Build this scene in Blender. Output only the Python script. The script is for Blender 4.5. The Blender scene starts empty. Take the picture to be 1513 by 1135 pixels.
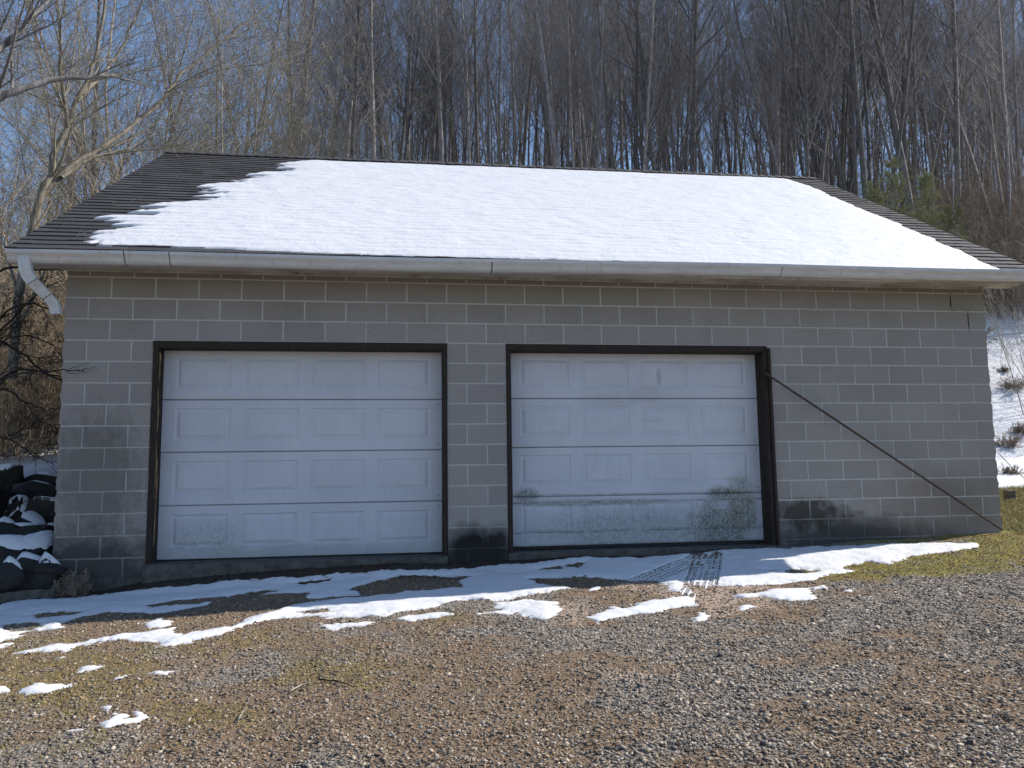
import bpy, bmesh, math, random
import numpy as np
from mathutils import Vector, Matrix
from mathutils.bvhtree import BVHTree

# ------------------------------------------------------------------ camera
S = bpy.context.scene
COL = S.collection
CAM_P = np.array([-1.63349, -7.78911, 0.78375])
CAM_R = [math.radians(a) for a in (96.2933, 0.7723, -7.8196)]
cam_d = bpy.data.cameras.new('camera'); cam = bpy.data.objects.new('camera', cam_d); COL.objects.link(cam)
cam.location = CAM_P; cam.rotation_euler = CAM_R
cam_d.sensor_width = 36; cam_d.lens = 36 * 1136 / 1513.0; cam_d.clip_end = 2000; cam_d.clip_start = .05
S.camera = cam

# ------------------------------------------------------------------ light
SUN_EL, SUN_AZ = 41.0, 12.0          # azimuth measured from +x towards +y
sd = np.array([math.cos(math.radians(SUN_EL)) * math.cos(math.radians(SUN_AZ)),
               math.cos(math.radians(SUN_EL)) * math.sin(math.radians(SUN_AZ)), math.sin(math.radians(SUN_EL))])
W = bpy.data.worlds.new('World'); S.world = W; W.use_nodes = True
wn = W.node_tree.nodes; sky = wn.new('ShaderNodeTexSky'); sky.sky_type = 'NISHITA'; sky.sun_disc = False
sky.sun_elevation = math.radians(SUN_EL); sky.sun_rotation = math.radians(90 - SUN_AZ)
sky.altitude = 400; sky.air_density = 1.0; sky.dust_density = 0.25; sky.ozone_density = 3.0
wn['Background'].inputs['Strength'].default_value = 0.128
W.node_tree.links.new(sky.outputs[0], wn['Background'].inputs[0])
sl = bpy.data.lights.new('sun', 'SUN'); sl.energy = 5.0; sl.angle = math.radians(.55); sl.color = (1, .935, .85)
sun = bpy.data.objects.new('sun', sl); COL.objects.link(sun)
sun.rotation_euler = Vector(tuple(sd)).to_track_quat('Z', 'Y').to_euler()
S.view_settings.view_transform = 'Standard'; S.view_settings.look = 'None'
S.view_settings.exposure = 0.44; S.view_settings.gamma = 1

# ------------------------------------------------------------------ helpers
def _rot(rx, ry, rz):
    return np.array((Matrix.Rotation(rz, 3, 'Z') @ Matrix.Rotation(ry, 3, 'Y') @ Matrix.Rotation(rx, 3, 'X')))
CR = _rot(*CAM_R)
def ray(u, v):
    return CR @ np.array([(u - 756.5) / 1136, -(v - 567.5) / 1136, -1.0])
def at(u, v, y):
    d = ray(u, v); t = (y - CAM_P[1]) / d[1]; return CAM_P + d * t
def ss(a, b, x):
    t = np.clip((np.asarray(x, float) - a) / (b - a), 0, 1); return t * t * (3 - 2 * t)
def _h(ix, iy, s):
    n = (ix.astype(np.int64) * 374761393 + iy.astype(np.int64) * 668265263 + s * 1274126177) & 0xffffffff
    n = ((n ^ (n >> 13)) * 1274126177) & 0xffffffff
    n = ((n ^ (n >> 16)) * 2246822519) & 0xffffffff
    return ((n ^ (n >> 15)) & 0xffff) / 65535.0
def vn(x, y, s=0):
    x = np.asarray(x, float); y = np.asarray(y, float)
    ix = np.floor(x); iy = np.floor(y); fx = x - ix; fy = y - iy
    fx = fx * fx * (3 - 2 * fx); fy = fy * fy * (3 - 2 * fy)
    a = _h(ix, iy, s); b = _h(ix + 1, iy, s); c = _h(ix, iy + 1, s); d = _h(ix + 1, iy + 1, s)
    return (a * (1 - fx) + b * fx) * (1 - fy) + (c * (1 - fx) + d * fx) * fy
def fbm(x, y, s=0, o=4):
    t = 0; a = .5; n = 0
    for i in range(o):
        t = t + a * vn(x * 2 ** i, y * 2 ** i, s + i * 17); n += a; a *= .5
    return t / n            # 0..1

def tag(o, label=None, cat=None, group=None, kind=None):
    if label: o['label'] = label
    if cat: o['category'] = cat
    if group: o['group'] = group
    if kind: o['kind'] = kind
    return o
def empty(name, loc, label, cat, group=None):
    o = bpy.data.objects.new(name, None); COL.objects.link(o); o.location = loc; o.empty_display_size = .2
    return tag(o, label, cat, group)
def mesh_np(name, V, F, mats, parent=None, midx=None, smooth=False, attrs=None, loc=None):
    """V (n,3) world coordinates; F list/array of faces (all the same size when ndarray)."""
    V = np.asarray(V, np.float32)
    me = bpy.data.meshes.new(name)
    org = np.zeros(3)
    if parent is not None: org = np.array(parent.matrix_world.translation if False else WLOC.get(parent.name, (0, 0, 0)))
    elif loc is not None: org = np.array(loc)
    Vl = V - org.astype(np.float32)
    if isinstance(F, np.ndarray):
        k = F.shape[1]; nf = len(F)
        me.vertices.add(len(V)); me.loops.add(nf * k); me.polygons.add(nf)
        me.vertices.foreach_set('co', Vl.ravel())
        me.loops.foreach_set('vertex_index', F.astype(np.int32).ravel())
        me.polygons.foreach_set('loop_start', np.arange(0, nf * k, k, dtype=np.int32))
        me.polygons.foreach_set('loop_total', np.full(nf, k, np.int32))
    else:
        me.from_pydata(Vl.tolist(), [], F)
    for m in (mats if isinstance(mats, (list, tuple)) else [mats]): me.materials.append(m)
    if midx is not None: me.polygons.foreach_set('material_index', np.asarray(midx, np.int32))
    if smooth: me.polygons.foreach_set('use_smooth', np.ones(len(me.polygons), bool))
    if attrs:
        for k_, a in attrs.items():
            a = np.asarray(a, np.float32)
            if a.ndim == 1:
                at_ = me.attributes.new(k_, 'FLOAT', 'POINT'); at_.data.foreach_set('value', a)
            else:
                at_ = me.attributes.new(k_, 'FLOAT_COLOR', 'POINT')
                at_.data.foreach_set('color', np.c_[a, np.ones(len(a))].astype(np.float32).ravel())
    me.update(calc_edges=True)
    o = bpy.data.objects.new(name, me); COL.objects.link(o)
    if parent is not None: o.parent = parent
    WLOC[o.name] = tuple(org)
    if parent is None and loc is not None: o.location = loc
    return o
WLOC = {}
def thing(name, loc, label, cat, group=None):
    o = empty(name, loc, label, cat, group); WLOC[o.name] = tuple(loc); return o

class MB:
    def __init__(s): s.v = []; s.f = []; s.m = []
    def add(s, V, F, mi=0):
        b = len(s.v); s.v += [tuple(p) for p in V]; s.f += [tuple(b + i for i in f) for f in F]; s.m += [mi] * len(F)
    def box(s, x0, x1, y0, y1, z0, z1, mi=0, jit=0, rng=None):
        V = [(x, y, z) for z in (z0, z1) for y in (y0, y1) for x in (x0, x1)]
        if jit: V = [tuple(c + rng.uniform(-jit, jit) for c in p) for p in V]
        s.add(V, [(0, 2, 3, 1), (4, 5, 7, 6), (0, 1, 5, 4), (2, 6, 7, 3), (0, 4, 6, 2), (1, 3, 7, 5)], mi)
    def tube(s, pts, rad, n=8, mi=0, cap=True):
        P = np.array(pts, float); R = np.broadcast_to(rad, (len(P),)); V, F = tube_np(P, R, n)
        s.add(V.tolist(), F.tolist(), mi)
        if cap:
            b = len(s.v) - len(V); s.f += [tuple(b + i for i in range(n))[::-1], tuple(b + len(V) - n + i for i in range(n))]; s.m += [mi, mi]
    def build(s, name, mats, parent=None, smooth=False, loc=None, attrs=None, bevel=0):
        o = mesh_np(name, s.v, s.f, mats, parent, s.m, smooth, attrs, loc)
        if bevel:
            b = o.modifiers.new('bevel', 'BEVEL'); b.width = bevel; b.segments = 2; b.limit_method = 'ANGLE'
        return o
def tube_np(P, R, n):
    T = np.gradient(P, axis=0); T /= np.linalg.norm(T, axis=1)[:, None] + 1e-9
    m = T.mean(0); ref = np.array([0, 0, 1.]) if abs(m[2]) < .8 * np.linalg.norm(m) else np.array([1., 0, 0])
    A = np.cross(T, ref); A /= np.linalg.norm(A, axis=1)[:, None] + 1e-9; B = np.cross(T, A)
    th = np.arange(n) * 2 * math.pi / n
    V = P[:, None] + (A[:, None] * np.cos(th)[None, :, None] + B[:, None] * np.sin(th)[None, :, None]) * np.asarray(R)[:, None, None]
    i = np.arange(len(P) - 1)[:, None] * n; j = np.arange(n)[None]; j2 = (j + 1) % n
    F = np.stack([i + j, i + j2, i + n + j2, i + n + j], -1).reshape(-1, 4)
    return V.reshape(-1, 3), F
def tubes(paths):
    Vs, Fs, b = [], [], 0
    for P, R, n in paths:
        V, F = tube_np(P, R, n); Vs.append(V); Fs.append(F + b); b += len(V)
    return np.concatenate(Vs), np.concatenate(Fs)

# ------------------------------------------------------------------ material helpers
class NT:
    def __init__(s, name):
        s.m = bpy.data.materials.new(name); s.m.use_nodes = True; s.t = s.m.node_tree
        s.b = s.t.nodes['Principled BSDF']; s.out = s.t.nodes['Material Output']
        s.tc = s.t.nodes.new('ShaderNodeNewGeometry')
    def n(s, ty, ins=None, **kw):
        nd = s.t.nodes.new(ty)
        for k, v in kw.items(): setattr(nd, k, v)
        for k, v in (ins or {}).items():
            if hasattr(v, 'bl_idname') or 'NodeSocket' in type(v).__name__: s.t.links.new(v, nd.inputs[k])
            else: nd.inputs[k].default_value = v
        return nd
    def pos(s, sc=(1, 1, 1), off=(0, 0, 0)):
        v = s.n('ShaderNodeVectorMath', {0: s.tc.outputs['Position'], 1: sc}, operation='MULTIPLY').outputs[0]
        if off != (0, 0, 0): v = s.n('ShaderNodeVectorMath', {0: v, 1: off}, operation='ADD').outputs[0]
        return v
    def obj(s, sc=(1, 1, 1)):
        t = s.n('ShaderNodeTexCoord').outputs['Object']
        return s.n('ShaderNodeVectorMath', {0: t, 1: sc}, operation='MULTIPLY').outputs[0]
    def noise(s, v, scale, detail=4, rough=.55, dist=0):
        return s.n('ShaderNodeTexNoise', {'Vector': v, 'Scale': scale, 'Detail': detail, 'Roughness': rough, 'Distortion': dist}).outputs[0]
    def rmp(s, f, stops, interp='LINEAR'):
        nd = s.n('ShaderNodeValToRGB', {0: f}); cr = nd.color_ramp; cr.interpolation = interp
        while len(cr.elements) < len(stops): cr.elements.new(.5)
        for e, (p, c) in zip(cr.elements, stops):
            e.position = p; e.color = (c, c, c, 1) if isinstance(c, (int, float)) else (*c, 1)
        return nd.outputs[0]
    def mix(s, f, a, b, mode='MIX'):
        nd = s.t.nodes.new('ShaderNodeMix'); nd.data_type = 'RGBA'; nd.blend_type = mode
        for i, v in ((0, f), (6, a), (7, b)):
            if 'NodeSocket' in type(v).__name__: s.t.links.new(v, nd.inputs[i])
            elif i and len(v) == 3: nd.inputs[i].default_value = (*v, 1)
            else: nd.inputs[i].default_value = v
        return nd.outputs[2]
    def math(s, op, a, b=0.0, c=0.0, clamp=False):
        nd = s.n('ShaderNodeMath', {0: a, 1: b, 2: c}, operation=op); nd.use_clamp = clamp; return nd.outputs[0]
    def xyz(s): return s.n('ShaderNodeSeparateXYZ', {0: s.tc.outputs['Position']}).outputs
    def attr(s, name, fac=True):
        nd = s.n('ShaderNodeAttribute', attribute_name=name); return nd.outputs['Fac' if fac else 'Color']
    def bump(s, h, strength, dist):
        nd = s.n('ShaderNodeBump', {'Height': h, 'Strength': strength, 'Distance': dist}); s.t.links.new(nd.outputs[0], s.b.inputs['Normal']); return nd
    def col(s, c):
        if 'NodeSocket' in type(c).__name__: s.t.links.new(c, s.b.inputs['Base Color'])
        else: s.b.inputs['Base Color'].default_value = (*c, 1)
    def rough(s, r, spec=.3):
        if 'NodeSocket' in type(r).__name__: s.t.links.new(r, s.b.inputs['Roughness'])
        else: s.b.inputs['Roughness'].default_value = r
        s.b.inputs['Specular IOR Level'].default_value = spec
    def blob(s, ax, cx, cy, rx, ry, nz, amp=.6):
        """soft edged noisy stain: ax = two coordinate sockets, nz a 0..1 noise socket"""
        a = s.math('DIVIDE', s.math('SUBTRACT', ax[0], cx), rx); b = s.math('DIVIDE', s.math('SUBTRACT', ax[1], cy), ry)
        d = s.math('SQRT', s.math('ADD', s.math('MULTIPLY', a, a), s.math('MULTIPLY', b, b)))
        d = s.math('ADD', d, s.math('MULTIPLY', s.math('SUBTRACT', nz, .5), amp * 2))
        return s.n('ShaderNodeMapRange', {0: d, 1: 1.05, 2: .45, 3: 0.0, 4: 1.0}).outputs[0]

# ------------------------------------------------------------------ materials
def mat_block():
    t = NT('concrete_block'); P = t.pos(); X = t.xyz()
    tint = t.attr('tint')
    fine = t.noise(P, 150, 3, .7); med = t.noise(P, 26, 4, .65); big = t.noise(P, 1.3, 4, .6)
    c = t.mix(tint, (.292, .272, .262), (.345, .322, .306))
    c = t.mix(t.rmp(fine, [(.3, 0.0), (.7, 1.0)]), t.mix(1.0, c, (.62, .62, .62), 'MULTIPLY'), t.mix(1.0, c, (1.35, 1.33, 1.3), 'MULTIPLY'))
    c = t.mix(t.rmp(big, [(.35, 0.0), (.7, .25)]), c, (.16, .15, .145))
    c = t.mix(t.rmp(med, [(.5, 0.0), (.75, .35)]), c, (.34, .32, .29))
    # olive tint growing stronger up the courses under the eave
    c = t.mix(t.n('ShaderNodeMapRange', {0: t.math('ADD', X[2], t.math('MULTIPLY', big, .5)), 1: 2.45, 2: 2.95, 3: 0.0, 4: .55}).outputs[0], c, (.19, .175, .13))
    # soot and damp stains at the foot of the wall; left corner adds painted shade
    nz = t.noise(P, 7, 5, .7); nz2 = t.noise(t.pos((1, 1, .5)), 16, 4, .7)
    c = t.mix(t.math('MULTIPLY', t.blob((X[0], X[2]), -1.0, -.02, .30, .30, nz, .30), .96), c, (.012, .012, .013))
    c = t.mix(t.math('MULTIPLY', t.blob((X[0], X[2]), -.74, -.0, .2, .27, nz, .35), .93), c, (.014, .014, .014))
    c = t.mix(t.math('MULTIPLY', t.blob((X[0], X[2]), -.9, -.12, .6, .2, nz2, .5), .8), c, (.03, .03, .03))
    c = t.mix(t.math('MULTIPLY', t.blob((X[0], X[2]), 3.1, -.02, 1.35, .3, nz, .35), .85), c, (.03, .03, .03))
    c = t.mix(t.math('MULTIPLY', t.blob((X[0], X[2]), 2.6, .26, .6, .2, nz, .9), .85), c, (.03, .03, .022))
    c = t.mix(t.math('MULTIPLY', t.blob((X[0], X[2]), 4.2, .3, 1.1, .5, nz, .5), .4), c, (.15, .105, .075))
    c = t.mix(t.math('MULTIPLY', t.blob((X[0], X[2]), -4.6, -.15, 1.0, .5, nz, .5), .85), c, (.035, .035, .034))  # left corner, this and next: stain with the shade there painted in
    c = t.mix(t.math('MULTIPLY', t.blob((X[0], X[2]), -4.55, .75, .5, .75, nz2, .7), .5), c, (.07, .066, .06))
    t.col(c); t.rough(.92, .2)
    h = t.math('ADD', t.math('MULTIPLY', fine, .6), t.math('MULTIPLY', med, 1.0))
    t.bump(h, .75, .007)
    return t.m
def mat_mortar():
    t = NT('mortar'); P = t.pos(); X = t.xyz(); nz = t.noise(P, 9, 5, .7)
    c = t.mix(nz, (.38, .37, .35), (.56, .55, .53)); n7 = t.noise(P, 7, 5, .7)
    c = t.mix(t.math('MULTIPLY', t.blob((X[0], X[2]), -.9, -.02, .42, .28, n7, .3), .95), c, (.02, .02, .021))
    c = t.mix(t.math('MULTIPLY', t.blob((X[0], X[2]), 2.9, .1, 1.1, .32, n7, .6), .7), c, (.07, .068, .06))
    for u_, v_ in ((1406, 446), (1431, 473)):
        q_ = at(u_, v_, 0); c = t.mix(t.blob((X[0], X[2]), float(q_[0]), float(q_[2]), .045, .13, n7, .15), c, (.02, .018, .016))
    c = t.mix(t.n('ShaderNodeMapRange', {0: t.math('ADD', X[2], t.math('MULTIPLY', t.math('SUBTRACT', nz, .5), .6)), 1: .3, 2: -.15, 3: 0.0, 4: .75}).outputs[0], c, (.06, .058, .055))
    c = t.mix(t.math('MULTIPLY', t.blob((X[0], X[2]), -4.6, .5, .55, .9, nz, .6), .4), c, (.1, .095, .088))  # left corner joints: stain and shade both put into the colour
    t.col(c); t.rough(.95, .1); t.bump(t.noise(P, 90, 3, .7), .6, .004); return t.m
def mat_simple(name, c1, c2, scale=20, rough=.8, bump=.3, bd=.003, stretch=(1, 1, 1), spec=.3, detail=5):
    t = NT(name); P = t.pos(stretch); nz = t.noise(P, scale, detail, .65)
    t.col(t.mix(t.rmp(nz, [(.3, 0.0), (.7, 1.0)]), c1, c2)); t.rough(rough, spec)
    if bump: t.bump(nz, bump, bd)
    return t.m
def mat_paint_white():
    t = NT('aged_white_aluminium'); X = t.xyz(); nz = t.noise(t.pos((.6, 3, 3)), 5, 5, .65); n2 = t.noise(t.pos((1, 1, .12)), 22, 4, .7)
    c = t.mix(t.rmp(nz, [(.35, 0.0), (.75, 1.0)]), (.62, .62, .62), (.46, .46, .455))
    c = t.mix(t.rmp(n2, [(.58, 0.0), (.75, .5)]), c, (.2, .18, .14))
    t.col(c); t.rough(.5, .4); t.bump(t.noise(t.pos((1, 4, 4)), 3, 2), .25, .006); return t.m
def mat_fascia():
    t = NT('dirty_fascia_paint'); n2 = t.noise(t.pos((1, 1, .3)), 10, 6, .7); n3 = t.noise(t.pos((1, 2, 2)), 2.2, 4, .7)
    c = t.mix(t.rmp(n3, [(.4, 0.0), (.65, 1.0)]), (.50, .49, .45), (.34, .32, .27))
    c = t.mix(t.rmp(n2, [(.55, 0.0), (.7, .8)]), c, (.12, .1, .07))
    t.col(c); t.rough(.75, .2); return t.m
def mat_door(dirty):
    t = NT('stained_door_enamel' if dirty else 'door_enamel'); X = t.xyz(); P = t.pos()
    nz = t.noise(P, 6, 5, .7); n2 = t.noise(t.pos((1.3, 1, .8)), 38, 5, .8); n3 = t.noise(P, 1.6, 3, .6); st = t.noise(t.pos((1, 1, .15)), 26, 4, .6)
    c = t.mix(t.rmp(n3, [(.3, 0.0), (.7, 1.0)]), (.575, .59, .64), (.51, .525, .575))
    c = t.mix(t.rmp(st, [(.5, 0.0), (.8, .18)]), c, (.3, .3, .26))
    if dirty:
        spk = t.rmp(n2, [(.42, 0.0), (.62, 1.0)])
        for (cx, cz, rx, rz, s_, colr) in ((.75, .12, 1.5, .30, .62, (.10, .12, .095)), (1.75, .12, .45, .42, .9, (.045, .06, .03)), (1.95, .38, .2, .36, .8, (.08, .10, .035)),
                                           (1.75, .50, .20, .085, .95, (.05, .06, .025)), (-.38, .5, .16, .10, .9, (.07, .08, .04)), (.3, .42, 1.0, .05, .6, (.1, .11, .07)),
                                           (.95, 1.55, .28, .12, .22, (.2, .2, .14)), (1.08, 1.74, .035, .12, .6, (.12, .11, .09)), (.6, 1.50, .45, .10, .2, (.2, .22, .17)), (1.0, 1.28, .16, .03, .25, (.15, .16, .12))):
            m = t.math('MULTIPLY', t.math('MULTIPLY', t.blob((X[0], X[2]), cx, cz, rx, rz, nz, .5), s_), t.math('MULTIPLY_ADD', spk, .65, .35))
            c = t.mix(m, c, colr)
        for zc, w_, s_ in ((.427, .016, .75), (.118, .014, .6), (.508, .008, .7), (-.01, .02, .6)):
            b_ = t.n('ShaderNodeMapRange', {0: t.math('ABSOLUTE', t.math('SUBTRACT', X[2], zc)), 1: w_, 2: w_ * .2, 3: 0.0, 4: s_}).outputs[0]
            c = t.mix(t.math('MULTIPLY', b_, t.rmp(nz, [(.4, .1), (.62, 1.0)])), c, (.07, .075, .06))
    else:
        m = t.math('MULTIPLY', t.blob((X[0], X[2]), -3.55, .14, .42, .25, nz, .5), t.math('MULTIPLY', t.rmp(n2, [(.4, 0.0), (.65, 1.0)]), .55)); c = t.mix(m, c, (.14, .17, .13))
        m = t.math('MULTIPLY', t.blob((X[0], X[2]), -2.6, -.02, 1.7, .12, nz, .5), .35); c = t.mix(m, c, (.2, .22, .19))
    t.col(c); t.rough(.62, .25); t.bump(t.noise(t.pos((.35, 1, 6)), 40, 4, .7), .12, .002); return t.m
def mat_wood_dark():
    t = NT('blackened_wood'); P = t.pos((4, 4, .25)); g = t.noise(P, 30, 6, .7, .8); b = t.noise(t.pos((1, 1, .6)), 3.5, 4, .7)
    c = t.mix(t.rmp(g, [(.35, 0.0), (.7, 1.0)]), (.012, .009, .008), (.06, .045, .036))
    c = t.mix(t.rmp(b, [(.6, 0.0), (.8, .5)]), c, (.11, .08, .055))
    t.col(c); t.rough(.8, .25); t.bump(g, .7, .006); return t.m
def mat_wood_split():
    t = NT('bare_split_wood'); g = t.noise(t.pos((5, 5, .3)), 25, 5, .7, .5)
    t.col(t.mix(t.rmp(g, [(.35, 0.0), (.65, 1.0)]), (.10, .06, .03), (.42, .29, .15))); t.rough(.8); t.bump(g, .5, .004); return t.m
def mat_shingle():
    t = NT('asphalt_shingle'); tint = t.attr('tint'); fine = t.noise(t.pos(), 260, 2, .7); b = t.noise(t.pos((1, 1, 1)), 1.5, 5, .65)
    c = t.mix(tint, (.020, .020, .023), (.052, .053, .060))
    c = t.mix(t.rmp(fine, [(.35, 0.0), (.7, .4)]), c, (.12, .12, .125))
    c = t.mix(t.rmp(b, [(.45, 0.0), (.75, .45)]), c, (.07, .068, .065))
    t.col(c); t.rough(.85, .3); t.bump(fine, .5, .004); return t.m
def mat_snow(name='snow', dirt=0.0):
    t = NT(name); a = t.noise(t.pos(), 5, 5, .6); f = t.noise(t.pos(), 170, 3, .75); m = t.noise(t.pos(), 38, 3, .6)
    c = (.67, .68, .705)
    if dirt:
        th_ = t.math('ADD', t.attr('thk'), t.math('MULTIPLY', t.math('SUBTRACT', t.noise(t.pos(), 60, 4, .7), .5), .012))
        c = t.mix(t.n('ShaderNodeMapRange', {0: th_, 1: .010, 2: .001, 3: 0.0, 4: .75}).outputs[0], c, (.36, .32, .28))
        c = t.mix(t.rmp(t.noise(t.pos(), 75, 3, .8), [(.70, 0.0), (.74, .7)]), c, (.12, .09, .06))
        c = t.mix(t.rmp(t.noise(t.pos(), 22, 5, .75), [(.57, 0.0), (.78, dirt)]), c, (.45, .38, .3))
    t.col(c); t.rough(.55, .25)
    t.b.inputs['Subsurface Weight'].default_value = .0
    t.bump(t.math('ADD', t.math('MULTIPLY', a, 2.2), t.math('ADD', t.math('MULTIPLY', m, .5), t.math('MULTIPLY', f, .22))), .55, .012)
    return t.m
def mat_ground():
    t = NT('gravel_ground'); P = t.pos(); X = t.xyz()
    moss = t.attr('moss'); dirt = t.attr('dirt'); dark = t.attr('dark')
    def cells(sc, rnd=1.0):
        v = t.n('ShaderNodeTexVoronoi', {'Vector': t.n('ShaderNodeVectorMath', {0: P, 1: t.n('ShaderNodeTexNoise', {'Vector': P, 'Scale': sc * 1.2}).outputs[1], 2: (.012, .012, .012)}, operation='MULTIPLY_ADD').outputs[0] if False else P, 'Scale': sc, 'Randomness': rnd})
        return v
    v1 = cells(95); v2 = cells(48)
    g = t.n('ShaderNodeSeparateColor', {0: v1.outputs['Color']}).outputs
    g2 = t.n('ShaderNodeSeparateColor', {0: v2.outputs['Color']}).outputs
    stone = t.rmp(g[0], [(0, (.09, .08, .072)), (.35, (.19, .165, .14)), (.7, (.30, .265, .225)), (.93, (.42, .38, .33)), (1, (.58, .54, .49))])
    stone2 = t.rmp(g2[0], [(0, (.10, .09, .082)), (.5, (.22, .195, .17)), (.9, (.36, .325, .285)), (1, (.52, .48, .44))])
    c = t.mix(t.rmp(g2[1], [(.5, 0.0), (.55, 1.0)]), stone, stone2)
    fine = t.noise(P, 110, 5, .85)
    soil = t.mix(t.rmp(fine, [(.3, 0.0), (.7, 1.0)]), (.085, .052, .032), (.37, .26, .165))
    c = t.mix(t.math('MULTIPLY', dirt, .85), c, soil)
    mo = t.mix(t.rmp(t.noise(P, 60, 4, .7), [(.3, 0.0), (.7, 1.0)]), (.16, .13, .035), (.36, .30, .085))
    c = t.mix(t.math('MULTIPLY', moss, t.rmp(t.noise(P, 35, 4, .7), [(.3, .5), (.55, 1.0)])), c, mo)
    c = t.mix(t.math('MULTIPLY', t.attr('pink'), .8), c, t.mix(fine, (.34, .25, .19), (.62, .49, .40)))
    c = t.mix(t.math('MULTIPLY', dark, .8), c, (.022, .02, .019))  # damp strip by the wall, blackened further as painted shade
    t.col(c); t.rough(.95, .08)
    h = t.math('ADD', t.math('SUBTRACT', 1.0, v1.outputs['Distance']), t.math('MULTIPLY', t.math('SUBTRACT', 1.0, v2.outputs['Distance']), 1.5))
    t.bump(t.math('ADD', t.math('MULTIPLY', h, .5), fine), .9, .012); return t.m
def mat_hill():
    t = NT('snowy_leaf_litter'); P = t.pos(); X = t.xyz(); sn = t.attr('snow')
    big = t.noise(P, .55, 5, .7); f = t.noise(P, 6, 5, .75)
    k = t.math('ADD', sn, t.math('ADD', t.math('MULTIPLY', t.math('SUBTRACT', big, .5), 1.4), t.math('MULTIPLY', t.math('SUBTRACT', f, .5), 1.1)))
    m = t.n('ShaderNodeMapRange', {0: k, 1: .45, 2: .58}).outputs[0]
    lit = t.mix(t.rmp(t.noise(P, 18, 5, .75), [(.3, 0.0), (.7, 1.0)]), (.05, .035, .024), (.22, .15, .09))
    t.col(t.mix(m, lit, (.64, .655, .69))); t.rough(.85, .2)
    t.bump(t.math('ADD', t.noise(P, 3, 5, .65), t.math('MULTIPLY', t.noise(P, 25, 4, .7), .4)), .8, .12); return t.m
def mat_bark(name, c1, c2, vary=.35):
    t = NT(name); g = t.noise(t.obj((5, 5, 1.2)), 3, 5, .7); r = t.n('ShaderNodeObjectInfo').outputs['Random']
    c = t.mix(t.rmp(g, [(.3, 0.0), (.7, 1.0)]), c1, c2)
    c = t.mix(1.0, c, t.rmp(r, [(0, 1 - vary), (1, 1 + vary)]), 'MULTIPLY')
    t.col(c); t.rough(.85, .25); t.bump(g, .5, .02); return t.m
def mat_attr(name, rough=.85, bumps=220, spec=.3):
    t = NT(name); nz = t.noise(t.pos(), bumps, 3, .7); c = t.attr('col', False)
    t.col(t.mix(1.0, c, t.rmp(nz, [(.3, .7), (.7, 1.25)]), 'MULTIPLY')); t.rough(rough, spec); t.bump(nz, .4, .002); return t.m

M = dict(block=mat_block(), mortar=mat_mortar(), alu=mat_paint_white(), fascia=mat_fascia(),
         door=mat_door(False), door2=mat_door(True), wood=mat_wood_dark(), split=mat_wood_split(), shingle=mat_shingle(),
         snow=mat_snow('roof_snow_surface'), gsnow=mat_snow('ground_snow_surface', .35), ground=mat_ground(), hill=mat_hill(),
         conc=mat_simple('old_concrete', (.05, .047, .043), (.13, .122, .11), 14, .9, .5, .006),
         rubber=mat_simple('rubber_seal', (.01, .01, .01), (.03, .03, .03), 20, .6, .2),
         rust=mat_simple('rusty_iron', (.035, .022, .016), (.11, .065, .042), 40, .8, .6, .003),
         rock=mat_simple('wet_dark_rock', (.008, .008, .008), (.036, .033, .03), 9, .75, .9, .03),
         gable=mat_simple('gable_boards', (.25, .24, .22), (.35, .34, .32), 4, .8, .3, .003, (1, 1, 8)),
         seam=mat_simple('seam_grime', (.05, .045, .04), (.12, .11, .1), 30, .8, .2),
         timber=mat_simple('weathered_timber', (.06, .05, .04), (.15, .125, .10), 12, .9, .6, .01, (.3, 1, 1)),
         bark=mat_bark('grey_bark', (.082, .075, .073), (.29, .27, .262), .55),
         barkd=mat_bark('dark_bark', (.02, .016, .014), (.055, .045, .038)),
         barkp=mat_bark('pale_bark', (.16, .14, .105), (.42, .37, .29), .2),
         barkm=mat_bark('mottled_bark', (.09, .08, .065), (.3, .26, .2), .1),
         tan=mat_bark('tan_stems', (.28, .22, .15), (.55, .45, .32), .25),
         brown=mat_bark('brown_stems', (.12, .095, .075), (.27, .22, .175), .25),
         needle=mat_bark('evergreen_needles', (.15, .16, .075), (.33, .33, .19), .2),
         stones=mat_attr('loose_stone', .95, 220, .08), moss=mat_attr('moss_blades', .8, 60), leaf=mat_attr('dead_leaf', .8, 60))

# ------------------------------------------------------------------ terrain
def Hb(x, y):
    x = np.asarray(x, float); y = np.asarray(y, float)
    xc = np.clip(x, -14, 12)
    g = -.14 + .033 * xc + .075 * np.clip(y, -9, 0) + .05 * np.clip(y, 0, 6)
    g = g + .12 * ss(-.42, -.08, y) * (1 - ss(.2, .5, y)) * ss(-4.6, -3.7, x) * (1 - ss(-2.6, 1.2, x)) * .75
    g = g + 1.0 * ss(.6, 2.3, y) * (1 - ss(-6.2, -5.1, x)) - .12 * (1 - ss(-5.9, -5.0, x)) * ss(-.8, 0, y) * (1 - ss(.6, 2.3, y))
    f = .29 + .71 * ss(-17, 2, x)                    # lower hill to the left
    yy = np.clip(y - 5, 0, None)
    prof = .575 * (np.sqrt(yy ** 2 + 9) - 3)
    crest = 26.0
    prof = crest * (1 - np.exp(-(prof / crest) ** 1.0 * 1.0)) * 1.28 - .02 * np.clip(y - 90, 0, None)
    return g + prof * f
def H(x, y):
    x = np.asarray(x, float); y = np.asarray(y, float)
    rough = (fbm(x * 1.1, y * 1.1, 3) - .5) * .07 + (fbm(x * 7, y * 7, 9, 3) - .5) * .022
    far = (fbm(x * .12, y * .12, 5) - .5) * 2.2 * ss(8, 25, y)
    return Hb(x, y) + rough * (1 + 2.5 * ss(5, 12, y)) + far
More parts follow.
